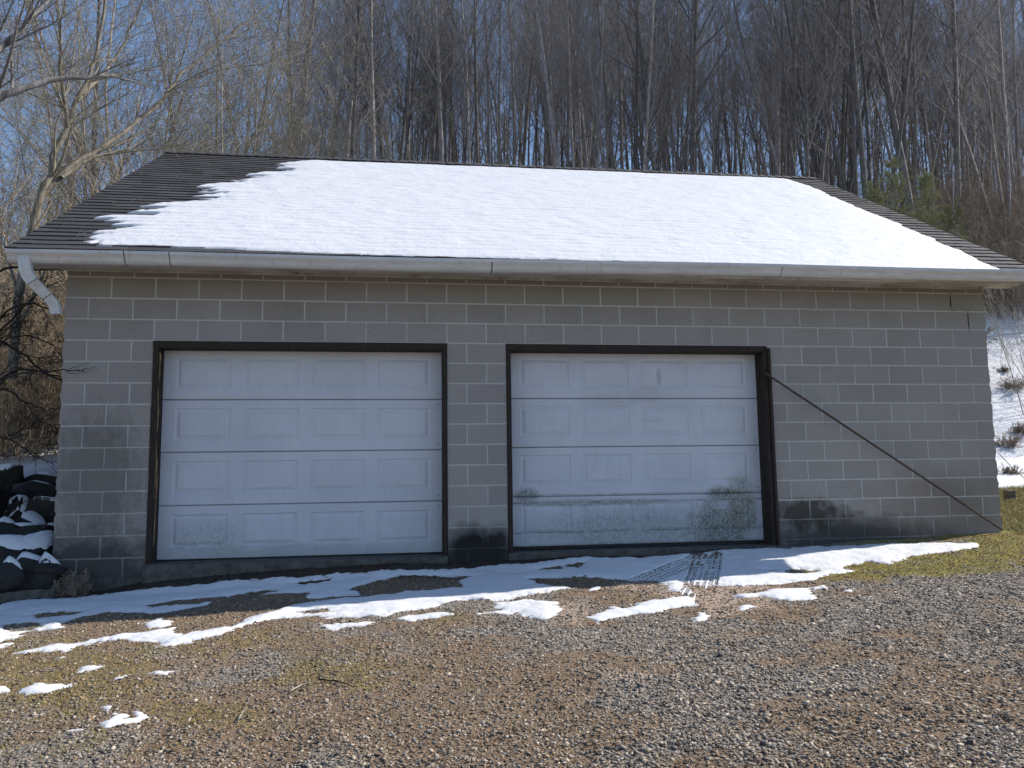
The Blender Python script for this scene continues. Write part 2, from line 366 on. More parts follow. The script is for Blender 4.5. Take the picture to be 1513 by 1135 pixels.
def ground_at(u, v):
    d = ray(u, v); t = 3.0
    ts = np.linspace(3, 60, 4000); P = CAM_P[None] + d[None] * ts[:, None]
    k = np.argmax(P[:, 2] < Hb(P[:, 0], P[:, 1])); return P[k]
def pxpoly(pts):
    """photo outline -> world outline on the near ground (plane part of Hb)"""
    out = []
    for u, v in pts:
        d = ray(u, v); o = CAM_P
        t = (-.14 + .033 * o[0] + .075 * o[1] - o[2]) / (d[2] - .033 * d[0] - .075 * d[1]); out.append((o + d * t)[:2])
    return np.array(out)
def sdist(X, Y, poly):
    """signed distance, positive inside"""
    d = np.full(X.shape, 1e9); ins = np.zeros(X.shape, bool); n = len(poly)
    for i in range(n):
        ax, ay = poly[i]; bx, by = poly[(i + 1) % n]; ex, ey = bx - ax, by - ay
        t = np.clip(((X - ax) * ex + (Y - ay) * ey) / (ex * ex + ey * ey + 1e-12), 0, 1)
        d = np.minimum(d, (X - ax - t * ex) ** 2 + (Y - ay - t * ey) ** 2)
        c = ((ay > Y) != (by > Y)) & (X < ex * (Y - ay) / (ey + 1e-12) + ax); ins ^= c
    d = np.sqrt(d); return np.where(ins, d, -d)

# masks shared by the ground, the stones and the moss
MOSS_W = pxpoly([(-60, 940), (250, 925), (520, 960), (640, 1000), (560, 1060), (330, 1080), (150, 1135), (-60, 1120)])
MOSS_P = [pxpoly([(1175, 832), (1260, 812), (1443, 800), (1513, 772), (1600, 760), (1600, 850), (1513, 838), (1400, 850), (1300, 856), (1230, 862), (1190, 852)]),
          pxpoly([(-60, 1000), (60, 960), (180, 955), (260, 1000), (310, 1050), (230, 1075), (120, 1075), (0, 1090), (-60, 1100)]),
          pxpoly([(630, 905), (700, 903), (720, 920), (660, 932), (610, 925)]), pxpoly([(440, 965), (560, 955), (600, 985), (480, 1000)])]
def moss_f(x, y):
    wx = x + (fbm(x * 3, y * 3, 21) - .5) * .5; wy = y + (fbm(x * 3, y * 3, 31) - .5) * .5
    m = np.maximum.reduce([ss(-.10, .12, sdist(wx, wy, MOSS_P[0])), .42 * ss(-.2, .3, sdist(wx, wy, MOSS_P[1])), .5 * ss(-.1, .2, sdist(wx, wy, MOSS_P[2])), .4 * ss(-.1, .2, sdist(wx, wy, MOSS_P[3]))])
    m = np.maximum(m, .42 * ss(-.3, .3, sdist(wx, wy, MOSS_W)) * ss(.42, .62, fbm(x * 2.2, y * 3, 43)))
    m = np.maximum(m, .9 * ss(-.35, -.1, y) * ss(2.6, 3.4, x) * (y < 3.5))
    m = np.maximum(m, .8 * ss(4.8, 5.2, x) * ss(-.6, 0, y) * (y < 4))
    return m * ss(.34, .62, fbm(x * 7, y * 7, 41) + .22 * m)
def dirt_f(x, y):
    n = fbm(x * .8 + 3, y * 1.5, 51); n2 = fbm(x * 4, y * 4, 61)
    right = ss(-.5, 2.5, x + .35 * (y + 3))
    return np.clip(ss(.44, .57, n * .6 + n2 * .4 + .05 - .07 * right), 0, 1)
def damp_shade_f(x, y):  # strip at the wall base: damp ground plus shade painted into the colour
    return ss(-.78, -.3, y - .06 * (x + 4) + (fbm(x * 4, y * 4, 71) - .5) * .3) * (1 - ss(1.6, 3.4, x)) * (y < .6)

PINK = [pxpoly(p) for p in ([(1020, 818), (1070, 816), (1060, 835), (1080, 865), (1150, 868), (1180, 880), (1140, 888), (1150, 900), (1050, 910), (1020, 890), (940, 875), (900, 870)], [(800, 900), (850, 890), (880, 905), (860, 925), (815, 925)], [(900, 1000), (950, 995), (960, 1008), (900, 1012)])]
def pink_f(x, y):
    wx = x + (fbm(x * 6, y * 8, 23) - .5) * .25; wy = y + (fbm(x * 6, y * 8, 24) - .5) * .15
    return np.maximum.reduce([ss(-.06, .06, sdist(wx, wy, p)) for p in PINK]) * ss(.3, .5, fbm(x * 14, y * 14, 25))
def axis(segs):
    out = [segs[0][0]]
    for a, b, s in segs:
        n = max(1, int(round((b - a) / s))); out += list(np.linspace(a, b, n + 1)[1:])
    return np.array(out)
def grid(xs, ys):
    X, Y = np.meshgrid(xs, ys); nx, ny = len(xs), len(ys)
    i = (np.arange(ny - 1)[:, None] * nx + np.arange(nx - 1)[None]).ravel()
    return X.ravel(), Y.ravel(), np.stack([i, i + 1, i + nx + 1, i + nx], -1)
xs = axis([(-400, -100, 30), (-100, -20, 4), (-20, -8, .6), (-8, 7, .05), (7, 20, .6), (20, 100, 4), (100, 400, 30)])
X, Y, F = grid(xs, axis([(-300, -40, 20), (-40, -10, 2), (-10, -5, .3), (-5, .4, .04), (.4, 6, .2)]))
g = mesh_np('ground', np.c_[X, Y, H(X, Y)], F, M['ground'], smooth=True, attrs=dict(moss=moss_f(X, Y), dirt=dirt_f(X, Y), dark=damp_shade_f(X, Y) * (1 - .7 * pink_f(X, Y)), pink=pink_f(X, Y)))
tag(g, kind='structure')
xs2 = axis([(-400, -100, 30), (-100, -40, 3), (-40, 40, .7), (40, 100, 3), (100, 400, 30)])
X, Y, F = grid(xs2, axis([(6, 40, .5), (40, 120, 1.5), (120, 400, 20)]))
snow_a = .95 * ss(4, 7, Y) * (1 - .55 * ss(18, 30, Y)) * (1 - .25 * ss(9, 14, Y) * (1 - ss(-14, -5, X)))
hz = H(X, Y); e = (Y < 6.01); hz[e] = H(X[e], Y[e])
g = mesh_np('hillside', np.c_[X, Y, hz], F, M['hill'], smooth=True, attrs=dict(snow=snow_a)); tag(g, kind='structure')
# snow bank beside the garage on the level ground (left and right), one sheet following the terrain
def sheet(name, x0, x1, y0, y1, step, tf, mat):
    X, Y, F = grid(np.arange(x0, x1 + step, step), np.arange(y0, y1 + step, step)); T = tf(X, Y)
    Z = H(X, Y) + T - .003 - (T <= 0) * .015
    keep = (T[F] > 0).any(1); F = F[keep]; used = np.unique(F); mp = np.zeros(len(X), int); mp[used] = np.arange(len(used))
    o = mesh_np(name, np.c_[X, Y, Z][used], mp[F], mat, smooth=True, attrs=dict(thk=T[used])); return tag(o, kind='stuff')
def bank_l(x, y):
    d = np.minimum(-5.02 - x, y - 1.9) + (fbm(x * 3, y * 3, 81) - .5) * .5
    return np.where(d > 0, .09 * (1 - np.exp(-d / .15)), 0) * (y < 6.4)
def bank_r(x, y):
    d = np.minimum(x - 5.2, y - 4.1) + (fbm(x * 2.2, y * 2.2, 82) - .5) * 1.0
    return np.where(d > 0, .08 * (1 - np.exp(-d / .15)), 0) * (y < 6.6)
sheet('snow', -20, -4.95, 1.6, 6.6, .08, bank_l, M['gsnow'])
sheet('snow', 5.0, 18, 3.6, 6.8, .08, bank_r, M['gsnow'])

# ------------------------------------------------------------------ ground snow patches
BAND = pxpoly([(-80, 905), (0, 893), (48, 881), (131, 877), (222, 865), (301, 863), (400, 857), (492, 851), (600, 839), (732, 830), (831, 823), (980, 819), (1035, 815), (1063, 813), (1162, 812),
               (1211, 808), (1290, 804), (1370, 801), (1443, 802), (1449, 808), (1429, 813), (1343, 823), (1318, 834), (1277, 829), (1240, 838), (1257, 843), (1228, 851), (1185, 859), (1109, 867), (1052, 866),
               (1040, 872), (1010, 860), (1018, 871), (1030, 888), (1040, 897), (990, 902), (930, 914), (878, 924), (870, 915), (905, 898), (960, 892), (1008, 885), (985, 870), (975, 858), (930, 859), (891, 857), (785, 857), (800, 864), (851, 871), (828, 876), (785, 882), (729, 891), (676, 889), (650, 897), (600, 905), (567, 913), (492, 913),
               (420, 915), (349, 931), (341, 937), (293, 949), (230, 964), (238, 951), (182, 947), (135, 951), (95, 962), (28, 966), (52, 957), (119, 949), (174, 941), (234, 931), (254, 929), (274, 937), (340, 929),
               (365, 917), (400, 905), (448, 891), (488, 887), (540, 880), (600, 875), (640, 872), (690, 868), (680, 858), (706, 851), (600, 854), (560, 860), (519, 871), (535, 878), (470, 886), (456, 885), (452, 877), (357, 883),
               (301, 895), (222, 906), (159, 907), (99, 919), (87, 931), (40, 934), (-80, 960)])
HOLES = [pxpoly(p) for p in ([(50, 911), (90, 905), (131, 904), (100, 911), (60, 915)], [(210, 895), (262, 886), (330, 884), (400, 873), (420, 873), (360, 884), (300, 891), (230, 897)],
         [(835, 839), (850, 835), (865, 835), (850, 840)], [(1158, 841), (1175, 837), (1215, 841), (1200, 846), (1170, 845)], [(448, 864), (490, 860), (470, 866)], [(800, 842), (830, 839), (828, 842)],
         [(435, 905), (480, 900), (500, 903), (470, 907)], [(1128, 840), (1140, 839), (1142, 842)], [(905, 897), (925, 893), (945, 897), (920, 901)], [(8, 925), (40, 921), (62, 928), (30, 934), (10, 933)])]
SMALL = [pxpoly(p) for p in ([(472, 927), (500, 921), (555, 920), (540, 926), (490, 932)], [(580, 917), (620, 908), (668, 908), (660, 914), (600, 921)],
         [(708, 912), (735, 904), (730, 895), (775, 889), (828, 893), (826, 905), (815, 917), (790, 919), (765, 911), (740, 910)], [(870, 869), (885, 868), (887, 872), (872, 874)],
         [(215, 926), (235, 916), (262, 921), (240, 930), (222, 930)], [(225, 915), (243, 911), (240, 916)], [(112, 992), (135, 987), (158, 990), (130, 997), (115, 999)], [(218, 996), (235, 992), (258, 994), (240, 1000)],
         [(158, 1008), (180, 1002), (185, 1005), (165, 1011)], [(-60, 1030), (0, 1022), (12, 1027), (50, 1018), (95, 1014), (104, 1018), (70, 1027), (40, 1035), (15, 1030), (-60, 1045)],
         [(100, 1084), (140, 1068), (165, 1056), (180, 1062), (200, 1052), (222, 1050), (205, 1060), (195, 1068), (165, 1072), (150, 1078), (130, 1074)], [(148, 1048), (160, 1047), (157, 1053)],
         [(-60, 950), (0, 940), (35, 939), (20, 945), (-60, 965)], [(-60, 965), (10, 952), (18, 951), (5, 960), (-60, 975)], [(1073, 880), (1110, 877), (1160, 871), (1200, 872), (1203, 885), (1170, 889), (1130, 883), (1090, 884)],
         [(1198, 872), (1218, 868), (1222, 872), (1205, 876)], [(1244, 872), (1258, 869), (1256, 876), (1246, 876)], [(1018, 912), (1035, 904), (1055, 905), (1052, 914), (1030, 918)], [(1094, 898), (1112, 894), (1115, 899), (1100, 903)], [(80, 972), (92, 971), (90, 977), (80, 978)])]
TR = [(pxpoly([(1040, 821), (1000, 838), (950, 858), (915, 872)]), .145), (pxpoly([(1046, 820), (1042, 838), (1034, 866), (1028, 880)]), .145)]
def polyline_uv(X, Y, P):
    best = np.full(X.shape, 1e9); U = np.zeros(X.shape); Wd = np.zeros(X.shape); acc = 0
    for i in range(len(P) - 1):
        a = P[i]; e = P[i + 1] - a; L = np.hypot(*e); t = np.clip(((X - a[0]) * e[0] + (Y - a[1]) * e[1]) / L ** 2, 0, 1)
        dx = X - a[0] - t * e[0]; dy = Y - a[1] - t * e[1]; d = np.hypot(dx, dy); s = (e[0] * dy - e[1] * dx) / L
        k = d < best; best[k] = d[k]; U[k] = s[k]; Wd[k] = acc + t[k] * L; acc += L
    return best, U, Wd
TRACK_W = .20
def patches(x, y):
    wx = x + (fbm(x * 5, y * 9, 91, 4) - .5) * .16; wy = y + (fbm(x * 5, y * 11, 92, 4) - .5) * .09
    d = sdist(wx, wy, BAND)
    d = np.minimum(d, -y - .10 - .13 * (1 - ss(-1.6, .6, x)) + (fbm(x * 3, y * 3, 98) - .5) * .08)
    for h_ in HOLES: d = np.minimum(d, -sdist(wx, wy, h_))
    for s_ in SMALL: d = np.maximum(d, sdist(wx, wy, s_))
    d = d + (fbm(x * 22, y * 34, 93, 4) - .5) * .075 + (fbm(x * 9, y * 14, 99, 3) - .5) * .05 * ss(-.9, -1.4, y)
    t = np.where(d > 0, .024 * (1 - np.exp(-d / .05)) * (.75 + .5 * fbm(x * 3, y * 6, 94)), 0)
    for P, w in TR:
        b, U, Wd = polyline_uv(x, y, P); inb = b < w * (1 + .1 * (fbm(x * 20, y * 20, 95) - .5))
        rib = (np.cos(U / w * math.pi * 5.5) < .62) & (np.cos(Wd / .062 * 2 * math.pi + 2.5 * np.abs(U) / w) < .80)
        rib &= fbm(x * 18, y * 18, 96) > .33
        t = np.where(inb, np.where(rib, 0, np.minimum(t, .008 + .004 * fbm(x * 9, y * 9, 97))), t)
    return t
TB = (.15, 2.0, -1.75, -.25)
def in_tb(x, y, e=0): return (x > TB[0] + e) & (x < TB[1] - e) & (y > TB[2] + e) & (y < TB[3] - e)
sheet('snow_patch', -8.2, 5.2, -4.0, .0, .0125, lambda x, y: np.where(in_tb(x, y, .02), 0, patches(x, y)), M['gsnow'])
sheet('snow_patch', TB[0], TB[1], TB[2], TB[3], .0055, patches, M['gsnow'])

# ------------------------------------------------------------------ scattered stones, moss, leaf litter on the yard
def scatter(n, seed, dens):
    r = np.random.default_rng(seed)
    # sample in the wedge the photograph sees, plus a margin, with density falling off with distance
    yy = -5.0 + 5.2 * r.random(n) ** 1.5
    half = (yy + 7.8) * .80 + .3; xx = -1.6 + (yy + 7.8) * .12 + (r.random(n) * 2 - 1) * half
    ok = r.random(n) < dens(xx, yy); ok &= ~((yy > -.06) & (xx > -4.95) & (xx < 4.95)); return xx[ok], yy[ok], r
def snow_free(x, y): return patches(x, y) <= .004
def stones(n, seed, s0, s1, dens, name):
    x, y, r = scatter(n, seed, dens); k = snow_free(x, y); x, y = x[k], y[k]; n = len(x)
    s = s0 * (s1 / s0) ** (r.random(n) ** 2.2)
    base = np.array([(i, j, k_) for k_ in (-1, 1) for j in (-1, 1) for i in (-1, 1)], float)
    V = np.repeat(base[None], n, 0) * (1 - .6 * r.random((n, 8, 3))); V *= np.stack([s, s * r.uniform(.5, .9, n), s * r.uniform(.2, .5, n)], -1)[:, None] * .5
    a = r.random(n) * 6.283; ti = r.normal(0, .35, n); t2 = r.normal(0, .35, n)
    V[..., 2] += V[..., 0] * np.tan(np.clip(ti, -.8, .8))[:, None] * .7 + V[..., 1] * np.tan(np.clip(t2, -.8, .8))[:, None] * .7
    c, si = np.cos(a)[:, None], np.sin(a)[:, None]; x2 = V[..., 0] * c - V[..., 1] * si; y2 = V[..., 0] * si + V[..., 1] * c
    P = np.stack([x2 + x[:, None], y2 + y[:, None], V[..., 2] + (H(x, y) + s * .08)[:, None]], -1).reshape(-1, 3)
    q = np.array([(0, 2, 3, 1), (4, 5, 7, 6), (0, 1, 5, 4), (2, 6, 7, 3), (0, 4, 6, 2), (1, 3, 7, 5)])
    F = (np.arange(n)[:, None, None] * 8 + q[None]).reshape(-1, 4)
    pal = np.array([(.11, .098, .088), (.20, .178, .155), (.27, .235, .195), (.34, .29, .235), (.25, .185, .13), (.40, .34, .27), (.47, .42, .355), (.17, .16, .155)])
    pk = pal[r.choice(8, n, p=[.12, .16, .18, .17, .14, .12, .04, .07])] * r.uniform(.75, 1.2, n)[:, None] * (1 - .8 * damp_shade_f(x, y))[:, None]  # stones in the wall strip darkened for damp and painted shade
    o = mesh_np(name, P, F, M['stones'], attrs=dict(col=np.repeat(pk, 8, 0))); return tag(o, kind='stuff')
stones(190000, 1, .009, .030, lambda x, y: (1 - .4 * dirt_f(x, y)) * (1 - .7 * moss_f(x, y)) * (1 - .5 * damp_shade_f(x, y)), 'gravel')
stones(6000, 2, .020, .045, lambda x, y: (1 - .75 * dirt_f(x, y)) * (1 - .85 * moss_f(x, y)) * (1 - .8 * ss(-2.5, -.6, y)) * (.35 + .65 * ss(-3, 1, x)), 'gravel')
def blades(n, seed, h0, h1, w, dens, pal, mat, name, flat=False, far=False):
    x, y, r = scatter(n if not far else 5, seed, dens)
    if far: x = r.uniform(4.95, 9.5, n); y = r.uniform(-.2, 4.6, n)
    k = snow_free(x, y); x, y = x[k], y[k]; n = len(x)
    a = r.random(n) * 6.283; h = r.uniform(h0, h1, n); le = r.uniform(.2, 1.1, n) * h
    dx, dy = np.cos(a), np.sin(a); ww = w * r.uniform(.6, 1.4, n); z = H(x, y) + .001
    if flat:
        l = ww * 2; P0 = np.stack([x, y, z + .004], -1); ex = np.stack([dx * l, dy * l, r.normal(0, .3, n) * l], -1); ey = np.stack([-dy * ww, dx * ww, r.normal(0, .4, n) * ww], -1)
        V = np.stack([P0 - ex, P0 + ey, P0 + ex, P0 - ey], 1)
    else:
        V = np.stack([np.stack([x - dy * ww, y + dx * ww, z], -1), np.stack([x + dy * ww, y - dx * ww, z], -1), np.stack([x + dx * le + dy * ww * .3, y + dy * le - dx * ww * .3, z + h], -1), np.stack([x + dx * le - dy * ww * .3, y + dy * le + dx * ww * .3, z + h], -1)], 1)
    F = np.arange(n * 4).reshape(n, 4); pal = np.array(pal); c = pal[r.integers(0, len(pal), n)] * r.uniform(.7, 1.3, n)[:, None] * (1 - .75 * damp_shade_f(x, y))[:, None]  # blades by the wall take the same damp and painted shade
    if not flat: c = c * (1 - .35 * (x < 1)[:, None] * np.array([[.6, .8, 1.]]))
    return tag(mesh_np(name, V.reshape(-1, 3), F, mat, attrs=dict(col=np.repeat(c, 4, 0))), kind='stuff')
blades(260000, 3, .006, .024, .0022, lambda x, y: moss_f(x, y) * .9, [(.36, .30, .09), (.44, .37, .13), (.24, .22, .06), (.3, .22, .1), (.17, .17, .06)], M['moss'], 'moss')
blades(70000, 6, .02, .055, .0035, None if False else (lambda x, y: 1 + 0 * x), [(.36, .30, .09), (.34, .33, .13), (.2, .23, .07), (.42, .34, .2), (.3, .22, .12)], M['moss'], 'short_grass', far=True)
blades(60000, 5, .0, .0, .004, lambda x, y: .15 + .75 * dirt_f(x, y) * (1 - .6 * ss(-1, 2, x)), [(.13, .08, .045), (.24, .16, .09), (.07, .045, .028), (.36, .28, .18)], M['leaf'], 'leaf_litter', True)

for i, (a_, b_, lab) in enumerate((((470, 1008), (522, 1018), 'dark curved twig lying on the gravel below the snow strip'), ((428, 1024), (462, 1012), 'pale short twig lying left of the dark curved twig'), ((352, 1064), (366, 1048), 'thin pale straw lying on the gravel at lower left'), ((1168, 1056), (1190, 1062), 'short brown twig on the gravel at lower right'), ((1475, 1062), (1500, 1070), 'tan stick on the gravel near the right picture edge'))):
    P_ = [pxpoly([(a_[0] * (1 - t) + b_[0] * t, a_[1] * (1 - t) + b_[1] * t - 3 * math.sin(t * 3.1))])[0] for t in np.linspace(0, 1, 7)]
    mb = MB(); mb.tube([(p[0], p[1], float(H(p[0], p[1])) + .012 + .004 * (k % 2)) for k, p in enumerate(P_)], [.005, .0055, .005, .0045, .004, .003, .002], 6)
    tag(mb.build('twig', M['barkd'] if i == 0 else M['barkp'] if i in (1, 2) else M['brown'], smooth=True, loc=(P_[3][0], P_[3][1], float(H(*P_[3])))), lab, 'twig')

# ------------------------------------------------------------------ the garage
BW, CH = .4064, .207
WX0, WX1 = -12 * BW, 12 * BW                 # wall ends
WY1 = 8.0
EAVE_Y, EAVE_Z, RIDGE_Y, RIDGE_Z = -.46, 2.83, 4.0, 5.62
RX0, RX1 = -5.20, 5.22
pitch = math.atan2(RIDGE_Z - EAVE_Z, RIDGE_Y - EAVE_Y)
garage = thing('garage', (0, 0, -.1), 'two-bay grey concrete block garage with snowy dark shingle roof', 'garage')
rng = random.Random(4)
def cz(j): return (13 - j) * CH
OPEN = [(0, 7), (8.5, 15.5)]
def block_wall():
    mb = MB(); tint = []
    def blk(x0, x1, z0, z1, endl, endr):
        g_ = .0048; x0 += 0 if endl else g_; x1 -= 0 if endr else g_; z0 += g_; z1 -= g_
        y = rng.uniform(-.0025, .0015); b = .0025; t_ = rng.random()
        n = 6; zs = [z0 + (z1 - z0) * i / n for i in range(n + 1)]
        def ex(side, i):
            if side: k = math.sin(math.pi * i / n) ** .4 * .012 + rng.uniform(-.007, .006); return k
            return rng.uniform(-.0016, .0016)
        L = [x0 - ex(endl, i) for i in range(n + 1)]; R = [x1 + ex(endr, i) for i in range(n + 1)]
        V = []
        for i in range(n + 1):
            bz = b if i in (0, n) else 0; z = zs[i] + (b if i == 0 else -b if i == n else 0)
            V += [(L[i] - (0 if endl else 0), y + .012, zs[i]), (L[i] + b, y, z), (R[i] - b, y, z), (R[i], y + .012, zs[i])]
        F = []
        for i in range(n):
            for k in range(3): a = i * 4 + k; F.append((a, a + 1, a + 5, a + 4))
        F += [(0, 3, 2, 1), (n * 4 + 1, n * 4 + 2, n * 4 + 3, n * 4)]
        m0 = len(mb.v); mb.add(V, F, 0); tint.extend([t_] * (len(mb.v) - m0))
        if endl or endr:      # the return along the side wall
            xe = (L if endl else R); s_ = -1 if endl else 1
            V = []; 
            for i in range(n + 1): V += [(xe[i], y + .012, zs[i]), (xe[i] , .19, zs[i])]
            F = [(i * 2, i * 2 + 1, i * 2 + 3, i * 2 + 2) for i in range(n)]
            m0 = len(mb.v); mb.add(V, F, 0); tint.extend([t_] * (len(mb.v) - m0))
    for j in range(-1, 15):
        z1, z0 = cz(j), cz(j + 1)
        if j == -1: z1 = z0 + .16
        off = 0 if j % 2 == 0 else .5
        xsj = sorted(set([-2.0, 22.0] + [b + off for b in range(-2, 22) if -2 < b + off < 22]))
        if j >= 3:
            xsj = [b for b in xsj if not any(a < b < c for a, c in OPEN)]
            xsj = sorted(set(xsj + [e for o_ in OPEN for e in o_]))
        for a, b in zip(xsj[:-1], xsj[1:]):
            if j >= 3 and any(o_[0] <= a and b <= o_[1] for o_ in OPEN): continue
            blk((a - 10) * BW, (b - 10) * BW, z0, z1, a == -2, b == 22)
    # mortar bed behind the block faces
    nb = len(mb.v)
    top = cz(-1) - CH + .165
    for (a, b, z0, z1) in ((-2, 0, cz(15), cz(3)), (7, 8.5, cz(15), cz(3)), (15.5, 22, cz(15), cz(3)), (-2, 22, cz(3), top)):
        mb.box((a - 10) * BW + .003, (b - 10) * BW - .003, .0022, .195, z0, z1 - .0001, 1)
    tint.extend([.5] * (len(mb.v) - nb))
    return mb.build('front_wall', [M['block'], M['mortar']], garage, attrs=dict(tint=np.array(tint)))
block_wall()
mb = MB()
for x0, x1 in ((WX0 + .002, WX0 + .197), (WX1 - .197, WX1 - .002)):
    for j in range(-1, 15):
        off = 0 if j % 2 else .2
        ys = [.2 + off] + [.2 + off + BW * k for k in range(1, 20) if .2 + off + BW * k < WY1 - .05] + [WY1]
        if off: ys = [.2] + ys
        for a, b in zip(ys[:-1], ys[1:]): mb.box(x0 + rng.uniform(-.003, .003), x1 + rng.uniform(-.003, .003), a + .005, b - .005, cz(j + 1) + .005, cz(j) - .005)
    mb.box(x0 + .004, x1 - .004, .2, WY1, cz(15), cz(-1) - .02, 1)
for j in range(-1, 15):
    for k in range(24): mb.box(WX0 + k * BW + .205 * (k == 0) + .005, WX0 + (k + 1) * BW - .205 * (k == 23) - .005, WY1 - .19, WY1 + .004, cz(j + 1) + .005, cz(j) - .005)
mb.box(WX0 + .2, WX1 - .2, WY1 - .18, WY1, cz(15), cz(-1) - .02, 1)
tint = np.repeat(np.array([rng.random() for _ in range(len(mb.v) // 8)]), 8)
mb.build('side_wall', [M['block'], M['mortar']], garage, attrs=dict(tint=tint))
for x in (WX0 + .02, WX1 - .12):
    mb = MB(); V = [(x + dx, y, z) for dx in (0, .1) for y, z in ((.0, 2.8), (WY1, 2.8), (WY1 / 2, 2.8 + math.tan(pitch) * WY1 / 2 - .02))]
    mb.add(V, [(0, 2, 1), (3, 4, 5), (0, 1, 4, 3), (1, 2, 5, 4), (2, 0, 3, 5)])
    mb.build('gable', M['gable'], garage)
# floor slab whose edge is the door sill
mb = MB(); mb.box(WX0 + .2, WX1 - .2, .21, WY1 - .2, -.35, -.062)
for a, b in OPEN: mb.box((a - 10) * BW + .002, (b - 10) * BW - .002, -.09 if a == 0 else -.03, .21, -.42, -.066 + (.012 if a else 0), 0, .004, rng)
mb.build('floor_slab', M['conc'], garage, bevel=.01)
mb = MB(); mb.box(WX0 - .03, WX1 + .0, -.018, -.004, -.8, -.18); mb.build('footing', M['conc'], garage)

# roof: individual shingle courses
def rp(x, s, h=0):        # point on the front slope, s metres up from the eave, h above the deck
    return (x, EAVE_Y + s * math.cos(pitch) - h * math.sin(pitch), EAVE_Z + s * math.sin(pitch) + h * math.cos(pitch))
SL = math.hypot(RIDGE_Y - EAVE_Y, RIDGE_Z - EAVE_Z)
def roofside(mirror):
    mb = MB(); tint = []; e = .142; nC = int(SL / e) + 1
    def T(p): return (p[0], 2 * RIDGE_Y - p[1], p[2]) if mirror else p
    for c in range(nC):
        s0 = c * e - .02; s1 = min(s0 + e + .02, SL); wid = .305; x = RX0 - rng.random() * wid + rng.uniform(-.004, .004)
        while x < RX1:
            a = max(x, RX0 - rng.uniform(0, .02)); b = min(x + wid * rng.uniform(.96, 1.0), RX1 + rng.uniform(0, .03)); dz = rng.uniform(0, .005); ds = rng.uniform(-.006, .006)
            if b > a + .01:
                h0 = .014 + dz; h1 = .004; d2 = rng.uniform(-.004, .004)
                V = [T(p) for p in (rp(a, s0 + ds, h0), rp(b, s0 + ds + d2, h0), rp(b, s1, h1), rp(a, s1, h1), rp(a, s0 + ds, 0), rp(b, s0 + ds + d2, 0))]
                f = [(0, 1, 2, 3), (4, 5, 1, 0), (4, 0, 3), (1, 5, 2)]
                mb.add(V, [q[::-1] for q in f] if mirror else f); tint += [rng.random() ** 1.3] * 6
            x += wid
    return mb, tint
f1, t1 = roofside(False); f2, t2 = roofside(True); f1.add(f2.v, f2.f); t1 += t2
n0 = len(f1.v)
# deck under the shingles (both slopes, 3 cm boards)
th = .03
for mir in (0, 1):
    P = [rp(RX0 + .01, 0, -.002), rp(RX1 - .01, 0, -.002), rp(RX1 - .01, SL, -.002), rp(RX0 + .01, SL, -.002), rp(RX0 + .01, 0, -th), rp(RX1 - .01, 0, -th), rp(RX1 - .01, SL, -th), rp(RX0 + .01, SL, -th)]
    if mir: P = [(a, 2 * RIDGE_Y - b, c) for a, b, c in P]
    f1.add(P, [(0, 1, 2, 3), (4, 7, 6, 5), (0, 4, 5, 1), (1, 5, 6, 2), (3, 7, 4, 0)], 1)
t1 += [.5] * (len(f1.v) - n0)
roof = f1.build('roof', [M['shingle'], M['timber']], garage, attrs=dict(tint=np.array(t1)))
mb = MB(); tint = []; x = RX0 - .01
while x < RX1:
    w = .145; dz = rng.uniform(0, .004); b = min(x + w + .02, RX1 + .02); V = []
    for xx, h in ((x, .016 + dz), (b, .006)):
        for yo in (-.15, -.02, .0, .02, .15): V.append((xx, RIDGE_Y + yo, RIDGE_Z + h + .012 - max(0, abs(yo) - .01) * math.tan(pitch)))
    mb.add(V, [(k, k + 5, k + 6, k + 1) for k in range(4)] + [(0, 1, 2, 3, 4)]); tint += [rng.random() * .8] * 10; x += w
mb.build('ridge_cap', M['shingle'], roof, attrs=dict(tint=np.array(tint)))
# rake boards
for x in (RX0 + .0, RX1 - .025):
    for mir in (0, 1):
        mb = MB(); P = [rp(x, .03, -th - .002), rp(x + .025, .03, -th - .002), rp(x + .025, SL, -th - .002), rp(x, SL, -th - .002), rp(x, .03, -.15), rp(x + .025, .03, -.15), rp(x + .025, SL, -.15), rp(x, SL, -.15)]
        if mir: P = [(a, 2 * RIDGE_Y - b, c) for a, b, c in P]
        mb.add(P, [(0, 1, 2, 3), (4, 7, 6, 5), (0, 4, 5, 1), (1, 5, 6, 2), (2, 6, 7, 3), (3, 7, 4, 0)])
        mb.build('rake_board', M['fascia'], garage)
# fascia, lower trim and soffit
zt = 2.82
xj = [RX0 + .02, -2.2, .1, 2.35, 3.93, RX1 - .02]
for a, b in zip(xj[:-1], xj[1:]):
    mb = MB(); mb.box(a + .001, b - .001, -.385 + rng.uniform(-.002, .002), -.365, 2.715 + rng.uniform(-.003, .003), zt); mb.build('fascia_board', M['fascia'], garage)
mb = MB(); mb.box(RX0 + .02, RX1 - .02, -.363, .008, 2.762, 2.776); mb.build('soffit', M['fascia'], garage)
mb = MB(); mb.box(WX0 - .01, WX1 + .01, -.02, -.002, 2.742, 2.760); mb.build('frieze_board', M['fascia'], garage)
